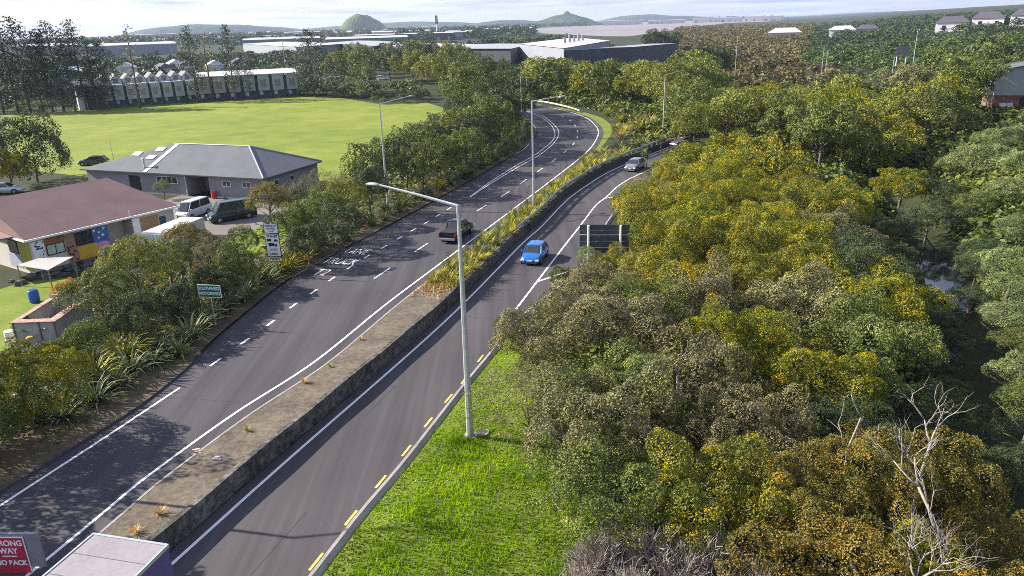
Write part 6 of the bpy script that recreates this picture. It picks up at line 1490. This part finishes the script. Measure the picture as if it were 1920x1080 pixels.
# houses on the right hillside
HW = mat('white_house_wall', (.7,.66,.7), .6, .04)
def hill_house(px0, px1, pyb, D, hpx, label, wallm=HW, roofm=TWR, yawd=0):
    a = HIT(px0, pyb, .3, 150, 700); D = math.hypot(a[0], a[1]); b = GD(px1, pyb, D); u = (b-a)[:2]; L = float(np.linalg.norm(u)); yaw = math.atan2(u[1], u[0])+R_(yawd); h = hpx*D/1400
    e = empty('hillside_house', (a[0], a[1], a[2]), yaw, label, 'house'); mb = MB(); mb.box(0,L,0,9,-3,h*.62); mb.build('wall', wallm, e)
    mb = MB(); mb.add([(-.5,-.6,h*.62),(L+.5,-.6,h*.62),(L+.5,9.6,h*.62),(-.5,9.6,h*.62),(L*.2,4.5,h),(L*.8,4.5,h)], [(0,1,5,4),(1,2,5),(2,3,4,5),(3,0,4)]); mb.build('roof', roofm, e)
    for x in (.2, .72): window(e, L*x, L*x+L*.12, h*.18, h*.46, frame=HW, glass=GLASS, mull=0)
    return e
hill_house(1752, 1814, 62, 240, 24, 'white house with dark roof, leftmost on the right hillside')
hill_house(1820, 1880, 55, 245, 25, 'white house with dark roof, middle one on the right hillside')
hill_house(1892, 1960, 50, 250, 25, 'white house cut by the right edge on the hillside')
hill_house(1440, 1502, 73, 330, 20, 'pale house with a white-edged roof above the mangroves', mat('pale_grey_wall', (.45,.45,.48), .7), mat('pinkish_roof', (.5,.46,.48), .5))
hill_house(1558, 1608, 28, 420, 16, 'house with a pale pink roof near the top of the hillside', HW, mat('pale_pink_roof', (.65,.58,.6), .5))
hill_house(1608, 1650, 34, 400, 16, 'grey-walled house beside the pink-roofed one', mat('mauve_wall', (.4,.35,.38), .7))
hill_house(1600, 1626, 58, 330, 10, 'small low shed among trees on the hillside', mat('shed_wall', (.3,.3,.32), .8))
# ------------------------------------------------------------ distant woodland (one mass each)
def woodland(name, pts, mats, sp, per=240, leaf=1.1, label=None):
    """pts: list of (x, y, z, R)"""
    r = np.random.RandomState(99); V = []
    base = []
    for m_ in crownF:
        co = np.empty(len(m_.vertices)*3, np.float32); m_.vertices.foreach_get('co', co); base.append(co.reshape(-1, 4, 3))
    for x, y, z, R in pts:
        b = base[r.randint(len(base))]; k = r.choice(len(b), per, replace=False); q = b[k]; c = q.mean(axis=1, keepdims=True); q = c+(q-c)*leaf*math.sqrt(2600/per)*.62
        a = r.uniform(0, 6.28); ca, sa = math.cos(a), math.sin(a); q = q*R*np.array([1,1,r.uniform(.7,.95)]); q = np.stack([q[..., 0]*ca-q[..., 1]*sa, q[..., 0]*sa+q[..., 1]*ca, q[..., 2]], -1)
        V.append(q.reshape(-1, 3)+np.array([x, y, z+R*.55]))
    o = link(name, soup(name, np.vstack(V), 4, [FOL[sp]])); tag(o, kind='stuff'); return o
FOL['fargreen'] = foliage('far_green_foliage', [(0,(.02,.035,.015)),(.3,(.04,.065,.025)),(.6,(.075,.105,.035)),(.85,(.12,.15,.05)),(1,(.18,.2,.07))], clump=.09, hue=0)
FOL['fardark'] = foliage('far_dark_foliage', [(0,(.015,.028,.015)),(.3,(.03,.048,.025)),(.6,(.05,.075,.035)),(.85,(.09,.11,.05)),(1,(.13,.14,.07))], clump=.09, hue=0)
FOL['farbrown'] = foliage('far_mangrove_foliage', [(0,(.05,.05,.025)),(.3,(.09,.085,.04)),(.6,(.14,.115,.055)),(.85,(.19,.15,.075)),(1,(.25,.2,.1))], clump=.15, hue=0)
def polar(n, b0, b1, d0, d1, fn, seed, pw=.5):
    q = random.Random(seed); o = []
    for _ in range(n):
        b = R_(q.uniform(b0, b1)); d = (d0**(1/pw*0+2)*(1-q.random())+0) if False else math.sqrt(q.uniform(d0*d0, d1*d1)); x, y = math.sin(b)*d, math.cos(b)*d
        t = fn(x, y, d, q)
        if t: o.append(t)
    return o
def pxy(x, y, z=0): return P(x, y, z)
fieldpoly = [G(x, y, 0)[:2] for x, y in [(-500,330),(-420,232),(-200,226),(0,212),(150,203),(300,192),(450,184),(565,177),(640,182),(720,192),(800,188),(875,212),(800,262),(560,352),(60,330)]]
thpoly = [(T0+np.array([-16,-4,0]))[:2], (T2+np.array([6,-4,0]))[:2], (T2+np.array([-6,18,0]))[:2], (T0+np.array([-22,14,0]))[:2]]
def free(x, y):
    return not inpoly(x, y, fieldpoly) and not inpoly(x, y, thpoly)
def f1(x, y, d, q):       # green belt 200-520 m
    px, py = pxy(x, y)
    if not free(x, y) or (590 < px < 860 and 138 < py < 176): return None
    if px > 1290 and py < 180: return None
    if 940 < px < 1290 and d > 330: return None
    if px > 960 and d < 215: return None
    return (x, y, tz(x, y), q.uniform(2.6, 4.2)) if not (px > 600 and d > 330) else None
woodland('distant_woodland', polar(900, -36, 12, 235, 400, f1, 1), None, 'fargreen', 260)
def f1b(x, y, d, q):
    px, py = pxy(x, y)
    if not free(x, y) or px > 1290 or (px > 600 and d > 560): return None
    return (x, y, 0, q.uniform(3.5, 6)) if not (px > 700 and d > 400) else None
woodland('distant_woodland', polar(420, -36, 3, 380, 640, f1b, 2), None, 'fardark', 200)
def f2(x, y, d, q):       # clumps between the factories
    px, py = pxy(x, y)
    for (cx, r_, d0, d1) in ((560,40,640,720),(650,30,760,840),(720,24,560,600),(780,26,620,700),(880,36,520,560),(975,28,560,640),(1100,34,470,520),(1235,20,470,500),(840,12,520,560),(930,20,700,760),(1040,30,700,760)):
        if abs(px-cx) < r_ and d0 < d < d1: return (x, y, 0, q.uniform(4.5, 7.5))
    return None
woodland('distant_tree_clumps', polar(2600, -9, 13, 460, 770, f2, 3), None, 'fardark', 200)
def f3(x, y, d, q):       # far treelines
    px, py = pxy(x, y)
    if 1000 < px < 1440 and d < 2900*1.0 and py < 70: return None
    if q.random() < .45+.4*math.sin(x*.006)*math.sin(y*.003): return None
    if px > 1100: return None
    return (x, y, 0, q.uniform(8, 15))
woodland('far_treeline', polar(2800, -37, 6, 1300, 4300, f3, 4), None, 'fardark', 90)
def f3b(x, y, d, q):
    px, py = pxy(x, y)
    if 600 < px < 745 or px > 1000 or px < 150: return None
    if q.random() < .4+.4*math.sin(px*.021)*math.sin(px*.05): return None
    return (x, y, 0, q.uniform(7, 12.5))
woodland('far_treeline', polar(520, -36, 3, 1050, 1500, f3b, 9), None, 'fardark', 110)
def f4(x, y, d, q):
    px, py = pxy(x, y)
    if not (1130 < px < 1450): return None
    yy = 38.5-(px-1130)*.021
    return (x, y, 0, q.uniform(12, 24)) if True else None
woodland('far_shore_trees', polar(260, 7, 20, 6800, 8200, f4, 5), None, 'fardark', 90)
# mangroves and hillside
def f5(x, y, d, q):
    px, py = pxy(x, y, tz(x, y))
    h = float(near_line(HILL, np.array([x]), np.array([y]))[0])
    if h > -12 or px < 1270 or d < 215: return None
    if py < 44: return None
    lim = np.interp(px, [1180,1270,1362,1445], [70,57,45,42])
    if px < 1445 and py < lim+1: return None
    return (x, y, tz(x, y)-.6, q.uniform(2.2, 3.6)*(1+d*.0006))
woodland('mangroves', polar(3800, 12, 23, 215, 1500, f5, 6), None, 'farbrown', 120)
def f6(x, y, d, q):
    h = float(near_line(HILL, np.array([x]), np.array([y]))[0]); px, py = pxy(x, y, tz(x, y))
    if h < -10 or d < 215: return None
    if q.random() < .3: return None
    for a, b in ((1750,1925),(1436,1506),(1555,1655),(1598,1628)):
        ph = {1750:(215,252),1436:(290,336),1555:(380,425),1598:(300,332)}[a]
        if a < px < b and ph[0] < d < ph[1]: return None
    return (x, y, tz(x, y), q.uniform(1.6, 3.6)*(1+d*.0005))
woodland('hillside_bush', polar(1500, 16, 37, 215, 420, f6, 7), None, 'fargreen', 240)
woodland('hillside_bush', polar(2000, 16, 37, 400, 1250, f6, 8), None, 'fardark', 110)
# undergrowth that closes the ground below the trees
FOL['under'] = foliage('undergrowth_foliage', [(0,(.02,.03,.01)),(.3,(.045,.065,.018)),(.6,(.09,.11,.03)),(.85,(.16,.15,.04)),(1,(.25,.21,.07))], clump=.3, hue=0)
def under(name, x, y, keep, hmax, lsz, seed):
    r9 = np.random.RandomState(seed); x, y = x[keep], y[keep]; z = terr(x, y); hh = (.5+.5*np.sin(x*.7+np.sin(y*.5))*np.cos(y*.6)); D = np.hypot(x, y)
    pos = np.column_stack([x, y, z+r9.uniform(0, 1, len(x))*hmax*(.35+.65*hh)*(1+D*.006)]); sz = lsz+.0021*D
    n_ = len(pos); nn = r9.normal(0, .7, (n_, 3))+[0,0,1]; nn /= np.linalg.norm(nn, axis=1)[:, None]; t = np.cross(nn, r9.normal(0,1,(n_,3))); t /= np.linalg.norm(t, axis=1)[:, None]; b = np.cross(nn, t); s = (sz*r9.uniform(.6,1.4,n_))[:, None]
    V = np.empty((n_, 4, 3)); V[:, 0] = pos-t*s; V[:, 1] = pos+b*s*.6; V[:, 2] = pos+t*s; V[:, 3] = pos-b*s*.6
    return tag(link(name, soup(name, V.reshape(-1, 3), 4, [FOL['under']])), kind='stuff')
def pxa(x, y, z=-1.0):
    v = np.stack([x, y, z-CAMH+0*x]); k = FWD@v; return 960+FPX*(RT@v)/k, 540-FPX*(UP@v)/k, k
r9 = np.random.RandomState(12)
n_ = 230000; th = r9.uniform(R_(-2), R_(40), n_); d = np.sqrt(r9.uniform(0, 1, n_)**1.6*(230**2-10**2)+100); x, y = np.sin(th)*d, np.cos(th)*d
PX, PY, k = pxa(x, y); sR = near_line(R_pave[::2], x, y); sL = near_line(L_rpave[::2], x, y); sWl = near_line(WALL[::2], x, y)
keep = (k > 5) & (PX > 900) & (PX < 2050) & (PY < 1250) & ~bank_in(x, y) & (np.abs(near_line(CREEK, x, y)) > 2.6)
keep &= ((sR > 2.0) | ((y > 100) & (sWl < -.8) & (sL > 5.5))) & ((y < 150) | (sL > 5)) & ((sL > 4) | (y < 100))
under('undergrowth', x, y, keep, 1.3, .13, 13)
n_ = 60000; x = r9.uniform(-60, 5, n_); y = r9.uniform(18, 175, n_); sl = near_line(L_lpave[::2], x, y); PX, PY, k = pxa(x, y, 0)
lim = np.interp(y, [18,40,60,75,100,175], [-13,-12,-13,-14,-14,-22]); keep = (sl < -.95) & (sl > lim) & (k > 5)
for px0, px1, py0, py1 in ((-80,135,500,700),(250,480,395,470)): keep &= ~((PX > px0) & (PX < px1) & (PY > py0) & (PY < py1))
under('bank_undergrowth', x, y, keep, .8, .07, 14)
# ------------------------------------------------------------ haze
hm = bpy.data.materials.new('haze_air'); hm.use_nodes = True; t_ = hm.node_tree; t_.nodes.clear(); o_ = t_.nodes.new('ShaderNodeOutputMaterial'); pv = t_.nodes.new('ShaderNodeVolumePrincipled')
pv.inputs['Color'].default_value = (.62,.74,1,1); pv.inputs['Density'].default_value = .00007; pv.inputs['Anisotropy'].default_value = .2; t_.links.new(pv.outputs[0], o_.inputs['Volume'])
mb = MB(); mb.box(-12500,12500,-400,14500,-8,160); hz = mb.build('haze', hm); tag(hz, kind='stuff')

# ------------------------------------------------------------ labels that single each thing out
NUM = ['leftmost','second','third','fourth','fifth','sixth','seventh','eighth','ninth','tenth','eleventh','twelfth','thirteenth','fourteenth','fifteenth','sixteenth','seventeenth','eighteenth','nineteenth','twentieth','twenty-first','twenty-second','twenty-third','twenty-fourth','twenty-fifth','twenty-sixth','twenty-seventh','twenty-eighth']
LM = [(1130,440,'the large sign seen from behind'),(1240,190,'the lamp post right of the bend'),(998,290,'the median lamp post'),(882,800,'the nearest lamp post'),(1700,950,'the large dead tree'),(1760,480,'the open creek water'),(1880,190,'the brick house'),(1380,110,'the slim curved-top lamp post'),(1545,120,'the pair of poles'),(1690,130,'the long-armed lamp post'),(727,300,'the left roadside lamp post'),(960,160,'the top of the bend'),(1190,310,'the silver-grey car'),(400,570,'the green motorway sign'),(515,470,'the transit lane sign'),(855,440,'the black pickup'),(1000,480,'the blue hatchback'),(1780,50,'the white hillside houses'),(1450,450,'the middle of the canopy'),(1480,780,'the lower middle of the canopy'),(1150,1040,'the bottom edge of the grass'),(560,300,'the clubhouse'),(820,60,'the phone tower'),(680,40,'the green hill'),(390,50,'the tower block'),(1600,250,'the canopy top')]
bpy.context.view_layer.update()
tops = [o for o in col.objects if o.parent is None and o.get('category')]
from collections import defaultdict
byl = defaultdict(list)
for o in tops: byl[o['label']].append(o)
used = {k for k in byl}
for lab, os_ in list(byl.items()):
    if len(os_) < 2: continue
    head = lab
    for w0 in (' in the ', ' near the ', ' along the ', ' on the ', ' over the ', ' around ', ' crowding ', ' lit by ', ' below the ', ' beside the ', ' beyond ', ' behind ', ' outside ', ' at the ', ' rising '):
        if w0 in head: head = head.split(w0)[0]
    head = head.replace('strap-leaved ', '').replace('rounded ', '').replace('bushy ', '')
    sub = defaultdict(list)
    for o in os_:
        h_ = 2.5 if 'tree' in lab else .6; px, py = P(o.location[0], o.location[1], o.location[2]+h_)
        if not (-30 < px < 1950 and -30 < py < 1110): continue
        sub[min(LM, key=lambda m_: (m_[0]-px)**2+((m_[1]-py)*1.3)**2)[2]].append((px, o))
    for m_, it in sub.items():
        it.sort(key=lambda t: t[0])
        for i, (px, o) in enumerate(it):
            if len(it) == 1: nl = f"{head} near {m_}"
            elif len(it) <= 28: nl = f"{head}, {NUM[i]} from the left near {m_}" if i else f"{head}, leftmost of those near {m_}"
            else: nl = f"{head} near {m_}"
            ws = nl.split()
            if len(ws) > 16: nl = nl.replace(' from the left', ''); ws = nl.split()
            if len(ws) <= 16 and (len(it) > 28 or nl not in used): o['label'] = nl; used.add(nl)
